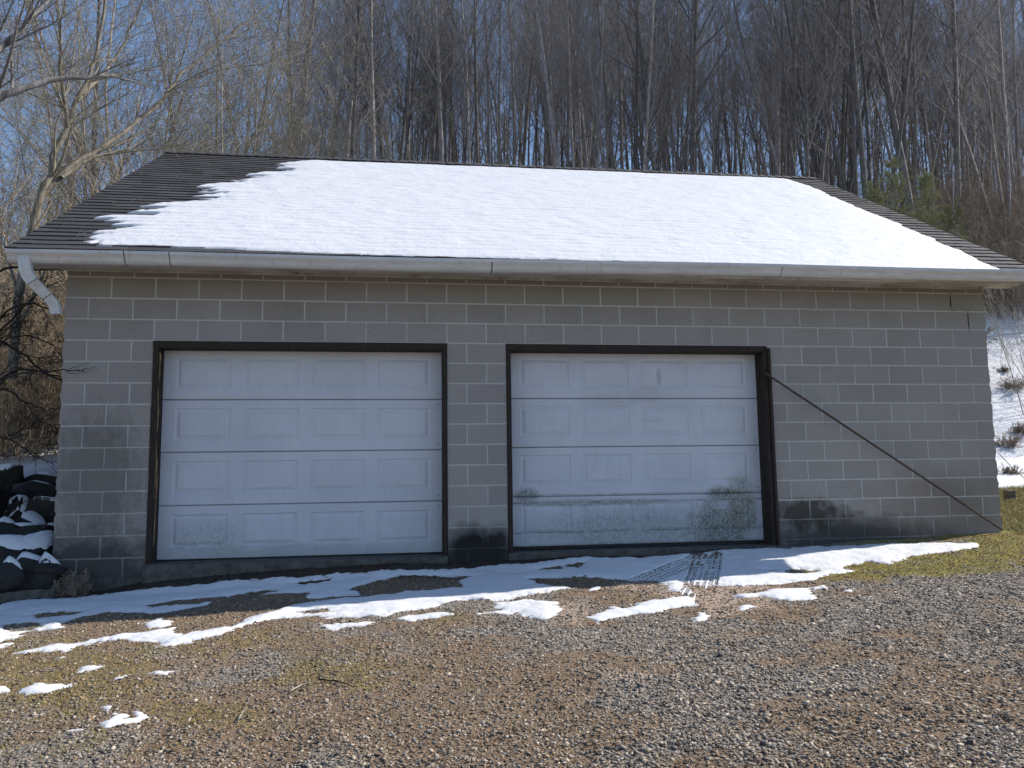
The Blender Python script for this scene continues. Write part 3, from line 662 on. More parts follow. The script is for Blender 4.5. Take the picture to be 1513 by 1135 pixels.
# gutter: K-style profile swept along the eave, a little higher at the right end
GX0, GX1 = -5.20, 5.24
prof = [(-.388, .125), (-.388, .0), (-.45, .0), (-.462, .012), (-.470, .018), (-.486, .055), (-.508, .082), (-.512, .088), (-.512, .118), (-.500, .122), (-.500, .112), (-.507, .112), (-.507, .09), (-.48, .056), (-.464, .02), (-.448, .004), (-.391, .004), (-.391, .125)]
prof = [(a, b * .92) for a, b in prof]
def gz(x): return 2.697 + .0042 * (x - GX0) + .006 * math.sin(x * 1.1)
mb = MB(); xg = list(np.linspace(GX0, GX1, 60)); np_ = len(prof); V = [(x, y + .003 * math.sin(x * 2.3), gz(x) + z) for x in xg for y, z in prof]
Fq = [(i * np_ + k, i * np_ + (k + 1) % np_, (i + 1) * np_ + (k + 1) % np_, (i + 1) * np_ + k) for i in range(len(xg) - 1) for k in range(np_)]
mb.add(V, Fq)
for x in (GX0, GX1):
    o8 = [(-.388, .112), (-.388, .0), (-.45, .0), (-.470, .017), (-.486, .051), (-.512, .081), (-.512, .110)]
    mb.add([(x + dx, y, gz(x) + z) for dx in (-.0015, .0015) for y, z in o8], [tuple(range(7)), tuple(range(13, 6, -1))])
gut = mb.build('gutter', M['alu'], garage)
OUT = prof[1:9]
for u in (183, 250, 727, 1155):
    x = at(u, 380, -.5)[0]; w = .004 if u != 727 else .006
    mb = MB(); V = [(xx, y - .0025, gz(x) + z - .001) for xx in (x - w, x + w) for y, z in OUT]; mb.add(V, [(k, k + 1, k + 9, k + 8) for k in range(7)])
    mb.build('seam', M['seam'], gut)
# downspout: rectangular elbow from the outlet back to the wall corner
def nrm(a, b):
    v = b - a; l = math.hypot(v[0], v[2]); return (v[0] / l, -v[2] / l)
A = [at(37, 378, -.46), at(37, 388, -.46), at(38.5, 399, -.455), at(43, 409, -.445), at(50, 418, -.43), at(72, 440, -.33), at(79, 448, -.30), at(82.5, 456, -.285), at(83, 465, -.28)]
W_ = [.100, .100, .100, .100, .100, .088, .092, .090, .082]
mb = MB(); Vv = []; SEC = ((-1, -.8), (-.8, -1), (-.4, -.93), (0, -1), (.4, -.93), (.8, -1), (1, -.8), (1, .8), (.8, 1), (-.8, 1), (-1, .8)); ns = len(SEC)
for i, p in enumerate(A):
    d = nrm(A[max(0, i - 1)], A[min(len(A) - 1, i + 1)])
    for sx, sy in SEC: Vv.append((p[0] + sx * W_[i] / 2 * d[1], p[1] + sy * .038, p[2] + sx * W_[i] / 2 * d[0]))
mb.add(Vv, [(i * ns + k, i * ns + (k + 1) % ns, (i + 1) * ns + (k + 1) % ns, (i + 1) * ns + k) for i in range(len(A) - 1) for k in range(ns)])
dsp = mb.build('downspout', M['alu'], garage)
for i in (4, 5):
    mb = MB(); p = A[i]; d = nrm(A[i - 1], A[i + 1]); V = []
    for q in (-.003, .003):
        for sx, sy in SEC: V.append((p[0] + sx * (W_[i] / 2 + .004) * d[1] + q * d[0], p[1] + sy * .042, p[2] + sx * (W_[i] / 2 + .004) * d[0] - q * d[1]))
    mb.add(V, [(k, (k + 1) % ns, ns + (k + 1) % ns, ns + k) for k in range(ns)])
    mb.build('seam', M['seam'], dsp)

# doors and frames
DY = .19; JW = .045; HB = .07
def frame(a, b, idx):
    x0, x1 = (a - 10) * BW, (b - 10) * BW; zt = cz(3); fr = None
    fobj = MB(); fobj.box(x0 - .004, x1 + .004, -.006, DY, zt - HB, zt - .002, 0)
    fo = fobj.build('door_frame', M['wood'], garage, bevel=.004)
    fo['label'] = 'blackened wooden frame of the left bay with split tan jamb' if idx == 0 else 'blackened wooden frame of the right bay'
    for side in (0, 1):
        m2 = MB(); xa = x0 + .002 if side == 0 else x1 - JW; zb = -.13 if idx == 0 and side == 0 else -.10
        r2 = random.Random(idx * 2 + side); n = 10
        for q in ((-.012, .05), (.052, .105), (.107, DY)):        # three built-up boards
            V = []; wv = r2.uniform(-.003, .003)
            for i in range(n + 1):
                z = zb + (zt - HB - .001 - zb) * i / n; k = r2.uniform(-.0018, .0018)
                xl, xr = xa + wv * .3, xa + JW - .002 + wv + k
                if side: xl, xr = xa + wv + k, xa + JW - .002
                V += [(xl, q[0], z), (xr, q[0], z), (xr, q[1], z), (xl, q[1], z)]
            F = [(i * 4 + k, i * 4 + (k + 1) % 4, (i + 1) * 4 + (k + 1) % 4, (i + 1) * 4 + k) for i in range(n) for k in range(4)] + [(3, 2, 1, 0), (n * 4, n * 4 + 1, n * 4 + 2, n * 4 + 3)]
            m2.add(V, F)
        if idx == 1 and side == 1:
            m2.box(xa + JW + .0005, xa + JW + .03, -.034, -.004, -.09, zt - .03)
        m2.build('jamb', M['wood'], fo, bevel=.002)
    if idx == 0:          # pale split strip running down the left jamb
        P = []; r2 = random.Random(8)
        for i in range(40):
            z = 1.96 - i * .036; P.append((x0 + JW + .001 + .003 * math.sin(i * 1.3), .045 + .012 * math.sin(i * .45) + r2.uniform(-.004, .004), z))
        m3 = MB(); m3.tube(P, [.003 + .011 * abs(math.sin(i * .23 + 1)) * r2.uniform(.6, 1) for i in range(40)], 5)
        P2 = [(x0 + JW + .001, .085 + .01 * math.sin(i * .3), .95 - i * .05) for i in range(18)]
        m3.tube(P2, [.004 + .006 * abs(math.sin(i * .35)) for i in range(18)], 5)
        m3.build('split_strip', M['split'], fo)
    return fo
def door(a, b, mat, idx):
    x0, x1 = (a - 10) * BW + JW + .002, (b - 10) * BW - JW - .002; z0, z1 = -.052 + .03 * idx, cz(3) - HB + .03
    mb = MB(); mb.box(x0, x1, DY + .03, DY + .045, z0, z1); root = mb.build('garage_door', mat, garage)
    root['label'] = ('white raised-panel overhead door of the left bay' if idx == 0 else 'white overhead door of the right bay with green and black mildew')
    hs = (z1 - z0) / 4; y = DY; wd = x1 - x0; pw = .53; gp = .13; mg = (wd - 4 * pw - 3 * gp) / 2
    for s in range(4):
        a0, a1 = z0 + s * hs + .0025, z0 + (s + 1) * hs - .0025; m = MB()
        if s == 3: a1 -= .0
        xb = [x0]; 
        for k in range(4): xb += [x0 + mg + k * (pw + gp), x0 + mg + k * (pw + gp) + pw]
        xb += [x1]; pz0 = a0 + (.115 if s < 3 else .115); pz1 = pz0 + .315; zb = [a0 + .006, pz0, pz1, a1 - .006]
        sag = lambda xx, zz: y + .0035 * math.sin(xx * 2.1 + s * 2 + idx) * 1.0 + .0015 * math.sin(xx * 5 + zz * 4)
        for i in range(9):
            for k in range(3):
                xl, xr, zl, zh = xb[i], xb[i + 1], zb[k], zb[k + 1]
                if k == 1 and i % 2 == 1:
                    rings = [(0, 0), (.009, .009), (.022, .010), (.026, .008), (.052, -.002)]
                    V = []
                    for ins, dep in rings:
                        for X_, Z_ in ((xl + ins, zl + ins), (xr - ins, zl + ins), (xr - ins, zh - ins), (xl + ins, zh - ins)): V.append((X_, sag(X_, Z_) + dep, Z_))
                    F = [(r * 4 + q, r * 4 + (q + 1) % 4, (r + 1) * 4 + (q + 1) % 4, (r + 1) * 4 + q) for r in range(4) for q in range(4)] + [(16, 17, 18, 19)]
                    m.add(V, F)
                else:
                    m.add([(X_, sag(X_, Z_), Z_) for X_, Z_ in ((xl, zl), (xr, zl), (xr, zh), (xl, zh))], [(0, 1, 2, 3)])
        for (zl, zh, d0, d1) in ((a0, a0 + .006, .012, 0), (a1 - .006, a1, 0, .012)):   # rounded lips between sections
            for i in range(9): m.add([(xb[i], sag(xb[i], zl) + d0, zl), (xb[i + 1], sag(xb[i + 1], zl) + d0, zl), (xb[i + 1], sag(xb[i + 1], zh) + d1, zh), (xb[i], sag(xb[i], zh) + d1, zh)], [(0, 1, 2, 3)])
        # shallow rolled lines near the section edges
        for X_ in (x0, x1): m.add([(X_, y, a0), (X_, y + .03, a0), (X_, y + .03, a1), (X_, y, a1)], [(0, 1, 2, 3)] if X_ == x1 else [(3, 2, 1, 0)])
        m.build('door_section', mat, root)
        if s < 3:
            for zz in (a1 - .05, a1 + .06): hn = MB(); hn.tube([(x1 - .035, y - .002, zz), (x1 - .035, y + .006, zz)], .006, 8); hn.build('rivet', M['rust'], root)
    m = MB(); m.box(x0 + .003, x1 - .003, DY - .004, DY + .028, z0 - .028, z0 - .001); m.build('bottom_seal', M['rubber'], root, bevel=.004)
for i, (a, b) in enumerate(OPEN): frame(a, b, i); door(a, b, M['door2'] if i else M['door'], i)

# ------------------------------------------------------------------ snow on the roof
def roof_uv(u, v):
    d = ray(u, v); n = np.array([0, -math.sin(pitch), math.cos(pitch)]); o = np.array(rp(0, 0, .02)); t = ((o - CAM_P) @ n) / (d @ n); p = CAM_P + d * t
    return (p[0], (p[1] - EAVE_Y) / math.cos(pitch))
RB = np.array([roof_uv(*p) for p in [(106, 347), (130, 352), (165, 361), (235, 362), (420, 371), (600, 378), (757, 381), (900, 385), (1060, 389), (1250, 394), (1400, 397), (1478, 398), (1440, 381), (1380, 353), (1313, 324), (1240, 294), (1195, 274), (1160, 263.5), (1130, 261.5),
               (1000, 256.8), (900, 252.8), (756, 247.2), (600, 241.0), (500, 237.5), (440, 235), (420, 238), (404, 250), (385, 258), (360, 263), (320, 272), (312, 280), (290, 291), (240, 297), (222, 304), (183, 312), (175, 322), (160, 332), (140, 336), (128, 342)]])
X, Y, F = grid(np.arange(-5.1, 5.25, .02), np.arange(.0, SL - .03, .018))
crs = np.floor((Y + .02) / .142); fr_ = (Y + .02) / .142 - crs
jag = (_h(crs, crs * 0 + np.floor(X * 0), 7) - .5) * .42 + (vn(X * 3, crs * 3.7, 8) - .5) * .22 - .12 * fr_ + (vn(X * 16, crs * 5.1, 19) - .5) * .14
left = X < 0.0 - .0
d = sdist(X + np.where(left, jag, jag * .12), Y + (fbm(X * 9, Y * 2, 12) - .5) * .035, RB) + (fbm(X * 14, Y * 20, 11) - .5) * .03
T = np.where(d > 0, .35 + .65 * (1 - np.exp(-np.clip(d, 0, None) / .25)), 0) * ss(0, .03, d)
thk = .024 + (fbm(X * 1.0, Y * 1.8, 13) - .5) * .018 + (fbm(X * 4, Y * 11, 14) - .5) * .016 - .003 * np.cos(fr_ * 2 * math.pi) * np.clip(vn(X * 2.1, crs * 1.7 + .5, 15) * 2 - .7, 0, 1)
T = T * thk; n = np.array([0, -math.sin(pitch), math.cos(pitch)])
base = .009 + .004 * (1 - fr_)
P = np.c_[X, EAVE_Y + Y * math.cos(pitch), EAVE_Z + Y * math.sin(pitch)] + n[None] * np.where(T > 0, base + T, .002)[:, None]
keep = (T[F] > 0).any(1); F = F[keep]; used = np.unique(F); mp = np.zeros(len(X), int); mp[used] = np.arange(len(used))
o = mesh_np('snow', P[used], mp[F], M['snow'], smooth=True); tag(o, kind='stuff')
for u, v, w in ((415, 372.5, .14), (765, 382, .05), (886, 385, .07), (492, 376, .03)):      # lumps lying in the gutter
    c = at(u, v, -.47); r2 = np.random.default_rng(int(u)); x_, y_, f_ = grid(np.linspace(-1, 1, 13), np.linspace(-1, 1, 9)); rr = np.clip(1 - x_ ** 2 - y_ ** 2, 0, 1) ** .5
    z_ = gz(c[0]) + .099 + rr * .022 * (1 + .3 * r2.standard_normal(len(x_)))
    o = mesh_np('snow', np.c_[c[0] + x_ * w, -.452 + y_ * .045, z_], f_, M['snow'], smooth=True); tag(o, kind='stuff')

# ------------------------------------------------------------------ things around the garage
mb = MB(); a = at(1130, 551, -.07); b = at(1481, 783, -.10); b[2] = max(b[2], float(H(b[0], b[1])) + .006)
mb.tube([a, a * .7 + b * .3 + np.array([0, 0, -.001]), a * .35 + b * .65 + np.array([0, 0, -.001]), b], [.0115, .012, .0115, .011], 8)
tag(mb.build('iron_rod', M['rust'], loc=(b[0], b[1], b[2])), 'long rusty iron rod leaning diagonally against the block wall right of the doors', 'iron rod')
p = at(1485, 732, 2.6); hz = float(H(p[0], 2.6))
mb = MB(); mb.box(p[0] - .02, p[0] + .09, 2.5, 2.62, hz - .05, p[2] + .08, 0, .006, rng); tag(mb.build('timber_post', M['timber'], bevel=.008, loc=(p[0], 2.57, hz)), 'short weathered square timber stub beyond the right corner of the garage', 'post')
p2 = at(1500, 745, 2.55); hz2 = float(H(p2[0], 2.5))
mb = MB(); mb.box(p[0] + .115, p[0] + 2.6, 2.52, 2.66, hz2 - .08, p2[2] + .03, 0, .008, rng); tag(mb.build('landscape_timber', M['timber'], bevel=.008, loc=(p[0] + .115, 2.57, hz2)), 'long low weathered timber edging on the grass beyond the right corner', 'timber')
a = at(1474, 668, 3.1); b = at(1520, 712, 2.9)
mb = MB(); mb.tube([a, (a + b) / 2 + np.array([0, 0, -.03]), b, b + (b - a) * 1.2 + np.array([0, 0, -.15])], .006, 6); tag(mb.build('fallen_stick', M['brown'], loc=tuple(b)), 'thin bare stick slanting down over the snow right of the garage', 'stick')

# rock pile beside the left corner
def rock(c, sx, sy, sz, seed, rz, label):
    r = np.random.default_rng(seed); th = thing('rock', (c[0], c[1], c[2] - sz * .5), label, 'rock', 'dark rocks heaped at the left corner of the garage')
    bm = bmesh.new(); pts = r.uniform(-1, 1, (13, 3)); pts /= np.maximum(np.abs(pts).max(1), .75)[:, None]
    for p_ in pts: bm.verts.new(tuple(p_))
    hr = bmesh.ops.convex_hull(bm, input=bm.verts); bmesh.ops.delete(bm, geom=[g_ for g_ in set(hr['geom_interior'] + hr['geom_unused']) if isinstance(g_, bmesh.types.BMVert)], context='VERTS')
    bmesh.ops.bevel(bm, geom=bm.edges[:], offset=.06, segments=2, affect='EDGES', profile=.6)
    bmesh.ops.subdivide_edges(bm, edges=[e_ for e_ in bm.edges if e_.calc_length() > .35], cuts=2, use_grid_fill=True); bmesh.ops.triangulate(bm, faces=bm.faces)
    bm.verts.index_update(); V = np.array([v.co[:] for v in bm.verts]); F = np.array([[v.index for v in f.verts] for f in bm.faces]); bm.free()
    V += (np.stack([fbm(V[:, 1] * 3 + seed, V[:, 2] * 3 + k_, 5 + k_) for k_ in range(3)], 1) - .5) * .16
    V *= (sx, sy, sz)
    R = np.array(Matrix.Rotation(rz, 3, 'Z') @ Matrix.Rotation(r.normal(0, .3), 3, 'X') @ Matrix.Rotation(r.normal(0, .4), 3, 'Y')); V = V @ R.T + c
    mesh_np('stone', V, F, M['rock'], th)
    g_ = 30; x_, y_, f_ = grid(np.linspace(-1, 1, g_), np.linspace(-1, 1, g_)); X_, Y_ = x_ * sx, y_ * sy; cr, sr = math.cos(rz), math.sin(rz)
    wx, wy = c[0] + X_ * cr - Y_ * sr, c[1] + X_ * sr + Y_ * cr
    # top surface height of the rock under each cap point
    bv = BVHTree.FromPolygons([tuple(v) for v in V], [tuple(f) for f in F]); top = []; ny_ = []
    for a_, b_ in zip(wx, wy):
        h_ = bv.ray_cast(Vector((a_, b_, c[2] + 3)), Vector((0, 0, -1))); top.append(h_[0][2] if h_[0] else -9); ny_.append(abs(h_[1][2]) if h_[0] else 0)
    top = np.array(top); ny_ = np.array(ny_)
    e_ = .70 - np.hypot(x_ + r.uniform(-.2, .2), (y_ + r.uniform(-.2, .2)) * r.uniform(1.1, 2.2)) + (fbm(wx * 5, wy * 5, seed, 2) - .5) * .8 - .5 * (1 - ss(.45, .7, ny_))
    t_ = np.where((e_ > 0) & (top > -5), .045 * (1 - np.exp(-np.clip(e_, 0, None) / .15)), -.012); top = np.where(top < -5, c[2], top)
    kp = (t_[f_] > 0).any(1) & (np.ptp(top[f_], axis=1) < .2)
    kp &= (np.abs(top[f_] - c[2]) > 1e-6).all(1) & (t_[f_] > -.02).all(1)
    fk = f_[kp]; best = []
    if len(fk):            # keep the largest connected piece of the cap
        lab_ = np.arange(len(wx))
        for _ in range(120):
            m_ = lab_[fk].min(1); nl = lab_.copy(); np.minimum.at(nl, fk, m_[:, None])
            if (nl == lab_).all(): break
            lab_ = nl
        l0 = lab_[fk[:, 0]]; u_, n_ = np.unique(l0, return_counts=True); best = fk[l0 == u_[n_.argmax()]]
    if len(best) > 12: us = np.unique(best); rm = np.zeros(len(wx), int); rm[us] = np.arange(len(us)); mesh_np('snow_cap', np.c_[wx, wy, top + t_ - .002][us], rm[best], M['snow'], th, smooth=True)
RK = [((10, 715), 1.9, .30, .25, .22), ((52, 742), 1.5, .32, .3, .20), ((18, 760), 1.1, .36, .3, .2), ((66, 765), .95, .22, .25, .2), ((28, 795), .55, .34, .3, .22), ((64, 812), .25, .28, .3, .26), ((5, 835), .15, .36, .3, .24), ((48, 850), .0, .34, .25, .2), ((-40, 770), .9, .4, .4, .3), ((-60, 830), .2, .4, .4, .3), ((66, 722), 2.2, .26, .25, .14), ((-30, 720), 1.9, .35, .3, .25), ((36, 770), 1.0, .2, .2, .12), ((46, 778), .75, .2, .2, .13), ((70, 792), .55, .17, .2, .13), ((8, 792), .5, .24, .2, .14), ((22, 860), -.12, .24, .18, .13), ((74, 842), -.02, .16, .15, .14)]
RL = ['blocky dark rock at the upper left of the heap', 'flat snowy rock high in the middle of the heap', 'wide dark rock below the blocky one in the heap', 'small snow-topped rock against the wall halfway up the heap', 'dark boulder in the middle of the heap with a thin snow cap', 'tilted rock with a long snow patch low against the garage corner', 'large black rock at the lower left of the heap', 'lowest black rock of the heap beside the footing', 'big rock at the far left of the heap', 'big low rock at the far left foot of the heap', 'low rounded snowy rock topmost beside the wall', 'snowy boulder behind the left end of the heap', 'small wedge rock behind the middle of the heap', 'small dark slab leaning on the middle boulder', 'small rock pressed against the wall in the lower half of the heap', 'narrow dark rock at the left between two larger ones', 'small black rock lying at the front foot of the heap', 'smallest rock, at the corner beside the kerb end']
for i, ((u, v), y, sx, sy, sz) in enumerate(RK):
    rock(at(u, v, y) , sx * .9, sy * .95, sz * 1.0, 20 + i, rng.uniform(-.5, .5), RL[i])
a = at(-60, 890, -.25); b = at(92, 868, -.06)
mb = MB(); mb.add([(a[0], a[1] - .05, a[2] - .1), (b[0], b[1] - .14, b[2] - .12), (b[0], b[1] - .0, b[2] - .12), (a[0], a[1] + .12, a[2] - .1), (a[0], a[1] - .05, a[2] + .05), (b[0], b[1] - .14, b[2] + .02), (b[0], b[1], b[2] + .02), (a[0], a[1] + .12, a[2] + .05)],
      [(0, 3, 2, 1), (4, 5, 6, 7), (0, 1, 5, 4), (1, 2, 6, 5), (2, 3, 7, 6), (3, 0, 4, 7)])
tag(mb.build('concrete_kerb', M['conc'], loc=tuple((a + b) / 2), bevel=.012), 'low dark concrete kerb at the foot of the rock heap', 'kerb')

# ------------------------------------------------------------------ trees
def grow(out, p, d, L, r0, lvl, r, C):
    n = C['seg'][lvl]; pts = [np.array(p, float)]; d = np.array(d, float); dirs = [d]
    st = L / n; nz = r.normal(0, C['wob'][lvl], (n, 3))
    for i in range(n):
        d = d + nz[i]; d[2] += C['trop'][lvl]; d = d / math.sqrt(d @ d); pts.append(pts[-1] + d * st); dirs.append(d)
    P = np.array(pts); tt = np.linspace(0, 1, n + 1); R = r0 * (1 - tt * (1 - C['tip'])); out.append((P, np.maximum(R, C['rmin']), C['sides'][lvl], lvl))
    if lvl + 1 >= len(C['seg']): return
    k = C['kids'][lvl]; k = max(1, int(k * (.7 + .6 * r.random()))) if lvl else k
    for c in range(k):
        t = C['start'][lvl] + (1 - C['start'][lvl]) * ((c + r.random()) / k) ; x = t * n; i = min(int(x), n - 1); f = x - i
        q = P[i] * (1 - f) + P[i + 1] * f; dd = dirs[i + 1]; ang = math.radians(C['ang'][lvl] * (.75 + .5 * r.random())); az = r.random() * 6.283
        ref = np.array([0, 0, 1.]) if abs(dd[2]) < .9 else np.array([1., 0, 0]); A = np.cross(dd, ref); A /= math.sqrt(A @ A); B = np.cross(dd, A)
        nd = dd * math.cos(ang) + (A * math.cos(az) + B * math.sin(az)) * math.sin(ang)
        Lc = L * C['ratio'][lvl] * (1.15 - C['shrink'][lvl] * t) * (.7 + .6 * r.random())
        grow(out, q, nd, Lc, min(r0 * (1 - t * (1 - C['tip'])) * C['rr'], C['rmax'][lvl]), lvl + 1, r, C)
BASE = dict(seg=[12, 6, 4, 2], wob=[.016, .045, .08, .12], trop=[.01, .05, .06, .06], tip=.12, rmin=.0034, sides=[6, 4, 3, 3], kids=[30, 10, 7], start=[.34, .12, .1], ang=[36, 32, 32],
            ratio=[.27, .40, .44], shrink=[.75, .5, .5], rr=.42, rmax=[.038, .014, .007])
def make_tree(name, stems, seed, C, mat, twig, label, cat='tree', group=None, loc=(0, 0, 0)):
    r = np.random.default_rng(seed); out = []
    for (dx, dy, dz, L, R) in stems:
        d = np.array([dx, dy, dz], float); d /= np.linalg.norm(d); grow(out, d * .02 * len(stems) * np.array([1, 1, 0]), d, L, R, 0, r, C)
    return tree_from(name, out, mat, twig, label, cat, group, loc)
def tree_from(name, out, mat, twig, label, cat, group, loc, names=('trunk', 'crown')):
    th = thing(name, loc, label, cat, group)
    for nm, ls, m in ((names[0], [o[:3] for o in out if o[3] == 0], mat), (names[1], [o[:3] for o in out if o[3] > 0], twig)):
        if not ls: continue
        V, F = tubes(ls); mesh_np(nm, V + np.array(loc), F, m, th, smooth=True)
    return th
def copy_thing(src, loc, rz, sc, label=None):
    c = src.copy(); COL.objects.link(c); c.location = loc; c.rotation_euler = (0, 0, rz); c.scale = sc
    if label: c['label'] = label
    for ch in src.children:
        k = ch.copy(); COL.objects.link(k); k.parent = c
    return c
R_ = np.random.default_rng(77)
protos = []
GT = 'bare forest trees on the hill behind the garage'
LT = {'s': 'tall slender bare grey tree standing in the wood on the hill', 'c': 'bare tree with several stems fanning from one base in the wood', 't': 'thin bare sapling standing among the taller trees of the wood'}
for i in range(7):
    C = dict(BASE); L = R_.uniform(17, 22); protos.append(('s', make_tree('bare_tree', [(R_.normal(0, .04), R_.normal(0, .04), 1, L, R_.uniform(.09, .155))], 100 + i, C, M['bark'], M['bark'], LT['s'], group=GT)))
for i in range(5):
    C = dict(BASE, kids=[20, 10, 6], wob=[.016, .05, .09, .13], start=[.3, .15, .1]); k = [3, 4, 5, 4, 3][i]
    protos.append(('c', make_tree('multi_stem_tree', [(.25 * math.cos(a + i) * R_.uniform(.4, 1.1), .25 * math.sin(a + i) * R_.uniform(.4, 1.1), 1, R_.uniform(14, 20), R_.uniform(.06, .11)) for a in np.linspace(0, 6.283, k + 1)[:-1]], 200 + i, C, M['bark'], M['bark'], LT['c'], group=GT)))
for i in range(4):
    C = dict(BASE, seg=[10, 5, 3], kids=[22, 8], start=[.25, .1], sides=[5, 3, 3], rmax=[.02, .007], wob=[.03, .1, .15])
    protos.append(('t', make_tree('sapling', [(R_.normal(0, .08), R_.normal(0, .08), 1, R_.uniform(7, 11), R_.uniform(.03, .06))], 300 + i, C, M['bark'], M['brown'], LT['t'], group='bare saplings in the wood behind the garage')))
used_ = set(); placed = []
def inview(x, y):
    d = (np.array([x, y, 5]) - CAM_P) @ CR; return -d[2] > 1 and abs(d[0] / -d[2]) < .76
def place(kind, x, y, sc=1.0):
    c = [p for k, p in protos if k == kind]; p = c[R_.integers(len(c))]; z = float(H(x, y)) - .15; s = sc * R_.uniform(.85, 1.15); rz = R_.random() * 6.283
    S3 = (s, s, s * R_.uniform(.92, 1.1))
    if p.name not in used_: used_.add(p.name); p.location = (x, y, z); p.rotation_euler = (0, 0, rz); p.scale = S3
    else: copy_thing(p, (x, y, z), rz, S3)
    placed.append((x, y))
cnt = {'s': 0, 'c': 0, 't': 0}; tries = 0
while cnt['s'] + cnt['c'] < 185 and tries < 6000:
    tries += 1; y = 15 + 42 * R_.random() ** 1.1; x = R_.uniform(-48, 60)
    if not inview(x, y) or (x < -4 - .18 * (y - 14) and R_.random() < .86): continue
    if any((x - a) ** 2 + (y - b) ** 2 < 1.3 ** 2 for a, b in placed): continue
    k = 'c' if R_.random() < .28 else 's'; place(k, x, y); cnt[k] += 1
while cnt['t'] < 105:
    y = 12 + 26 * R_.random(); x = R_.uniform(-30, 35)
    if not inview(x, y): continue
    place('t', x, y); cnt['t'] += 1
for k, p in protos:
    if p.name not in used_:
        for ch in list(p.children): bpy.data.objects.remove(ch)
        bpy.data.objects.remove(p)
# the wood beyond the individual trees, which reads as one mass
def far_wood():
    r = np.random.default_rng(5); paths = []; C = dict(BASE, seg=[6, 3, 2], kids=[30, 5], sides=[4, 3, 3], wob=[.02, .1, .15], start=[.25, .15], rmax=[.04, .014], rmin=.008)
    vs = []
    for i in range(10):
        out = []; grow(out, np.zeros(3), np.array([r.normal(0, .05), r.normal(0, .05), 1.]), r.uniform(15, 21), r.uniform(.1, .17), 0, r, C); vs.append(tubes([o[:3] for o in out]))
    Vs, Fs, b, n = [], [], 0, 0
    while n < 300:
        y = 50 + 45 * r.random(); x = r.uniform(-75, 95)
        if not inview(x, y) or (x < -6 - .3 * (y - 20) and r.random() < .88): continue
        V, F = vs[r.integers(10)]; a = r.random() * 6.283; s = r.uniform(.85, 1.15); c_, s_ = math.cos(a) * s, math.sin(a) * s
        Vs.append(np.c_[V[:, 0] * c_ - V[:, 1] * s_ + x, V[:, 0] * s_ + V[:, 1] * c_ + y, V[:, 2] * s + float(H(x, y)) - .2]); Fs.append(F + b); b += len(V); n += 1
    o = mesh_np('distant_woods', np.concatenate(Vs), np.concatenate(Fs), M['bark'], smooth=True); tag(o, kind='stuff')
far_wood()

# the leaning tree left of the garage, limbs at their own depths
CL = dict(BASE, seg=[8, 6, 4, 3], kids=[12, 8, 5], start=[.1, .1, .1], wob=[.06, .09, .13, .18], trop=[.02, .03, .03, .02], ang=[40, 42, 42], ratio=[.4, .45, .45], rmax=[.03, .012, .006], rmin=.0028)
def traced(name, limbs, seed, loc, mat, twig, label, cat, C=CL, kids=12, klen=1.6):
    r = np.random.default_rng(seed); out = []
    for pts, r0, r1, *kk in limbs:
        Q = np.array([at(*p) for p in pts]); t = np.linspace(0, len(Q) - 1, (len(Q) - 1) * 4 + 1); i = np.clip(t.astype(int), 0, len(Q) - 2); f = (t - i)[:, None]
        m = np.zeros_like(Q); m[1:-1] = (Q[2:] - Q[:-2]) / 2; m[0] = Q[1] - Q[0]; m[-1] = Q[-1] - Q[-2]
        P = (2 * f ** 3 - 3 * f ** 2 + 1) * Q[i] + (f ** 3 - 2 * f ** 2 + f) * m[i] + (-2 * f ** 3 + 3 * f ** 2) * Q[i + 1] + (f ** 3 - f ** 2) * m[i + 1]
        P += r.normal(0, .008, P.shape); R = np.linspace(r0, r1, len(P)); out.append((P - np.array(loc), R, 8, 0))
        for c in range(kk[0] if kk else kids):
            k = r.integers(2, len(P) - 1); dd = P[k] - P[k - 1]; dd /= np.linalg.norm(dd); nd = dd + r.normal(0, .55, 3) + np.array([0, 0, .25]); nd /= np.linalg.norm(nd)
            grow(out, P[k] - np.array(loc), nd, klen * r.uniform(.6, 1.3), min(R[k] * .5, .03), 1, r, C)
    return tree_from(name, out, mat, twig, label, cat, None, loc)
b0 = at(20, 420, 3.2); b0[2] = float(H(b0[0], 3.2)) - .1
def at_inv(): pass
traced('leaning_tree', [([(18, 560, 3.2), (30, 420, 3.2), (62, 288, 3.3), (76, 258, 3.4), (80, 225, 3.5), (100, 190, 3.6), (112, 150, 3.7), (132, 112, 3.8), (146, 60, 3.9), (160, -20, 4.0)], .062, .02),
        ([(60, 290, 3.3), (100, 250, 3.5), (150, 219, 3.9), (205, 178, 4.4), (240, 148, 4.8), (268, 110, 5.1), (330, 60, 5.5), (400, 5, 5.9)], .048, .014),
        ([(90, 262, 3.4), (130, 236, 3.7), (175, 224, 4.0), (215, 220, 4.3), (270, 213, 4.6)], .03, .006),
        ([(100, 190, 3.6), (92, 130, 3.4), (88, 70, 3.2), (96, -10, 3.0)], .035, .012), ([(112, 150, 3.7), (150, 110, 4.2), (185, 60, 4.6), (215, -10, 5.0)], .035, .012),
        ([(205, 178, 4.4), (255, 135, 4.6), (320, 105, 4.9), (390, 96, 5.2)], .022, .006)], 11, tuple(b0), M['barkm'], M['barkp'], 'pale leaning tree with crooked forked limbs over the left end of the roof', 'tree', kids=9, klen=1.5)
c0 = at(-120, 330, 1.2); c0[2] = float(H(c0[0], 1.2)) - .1
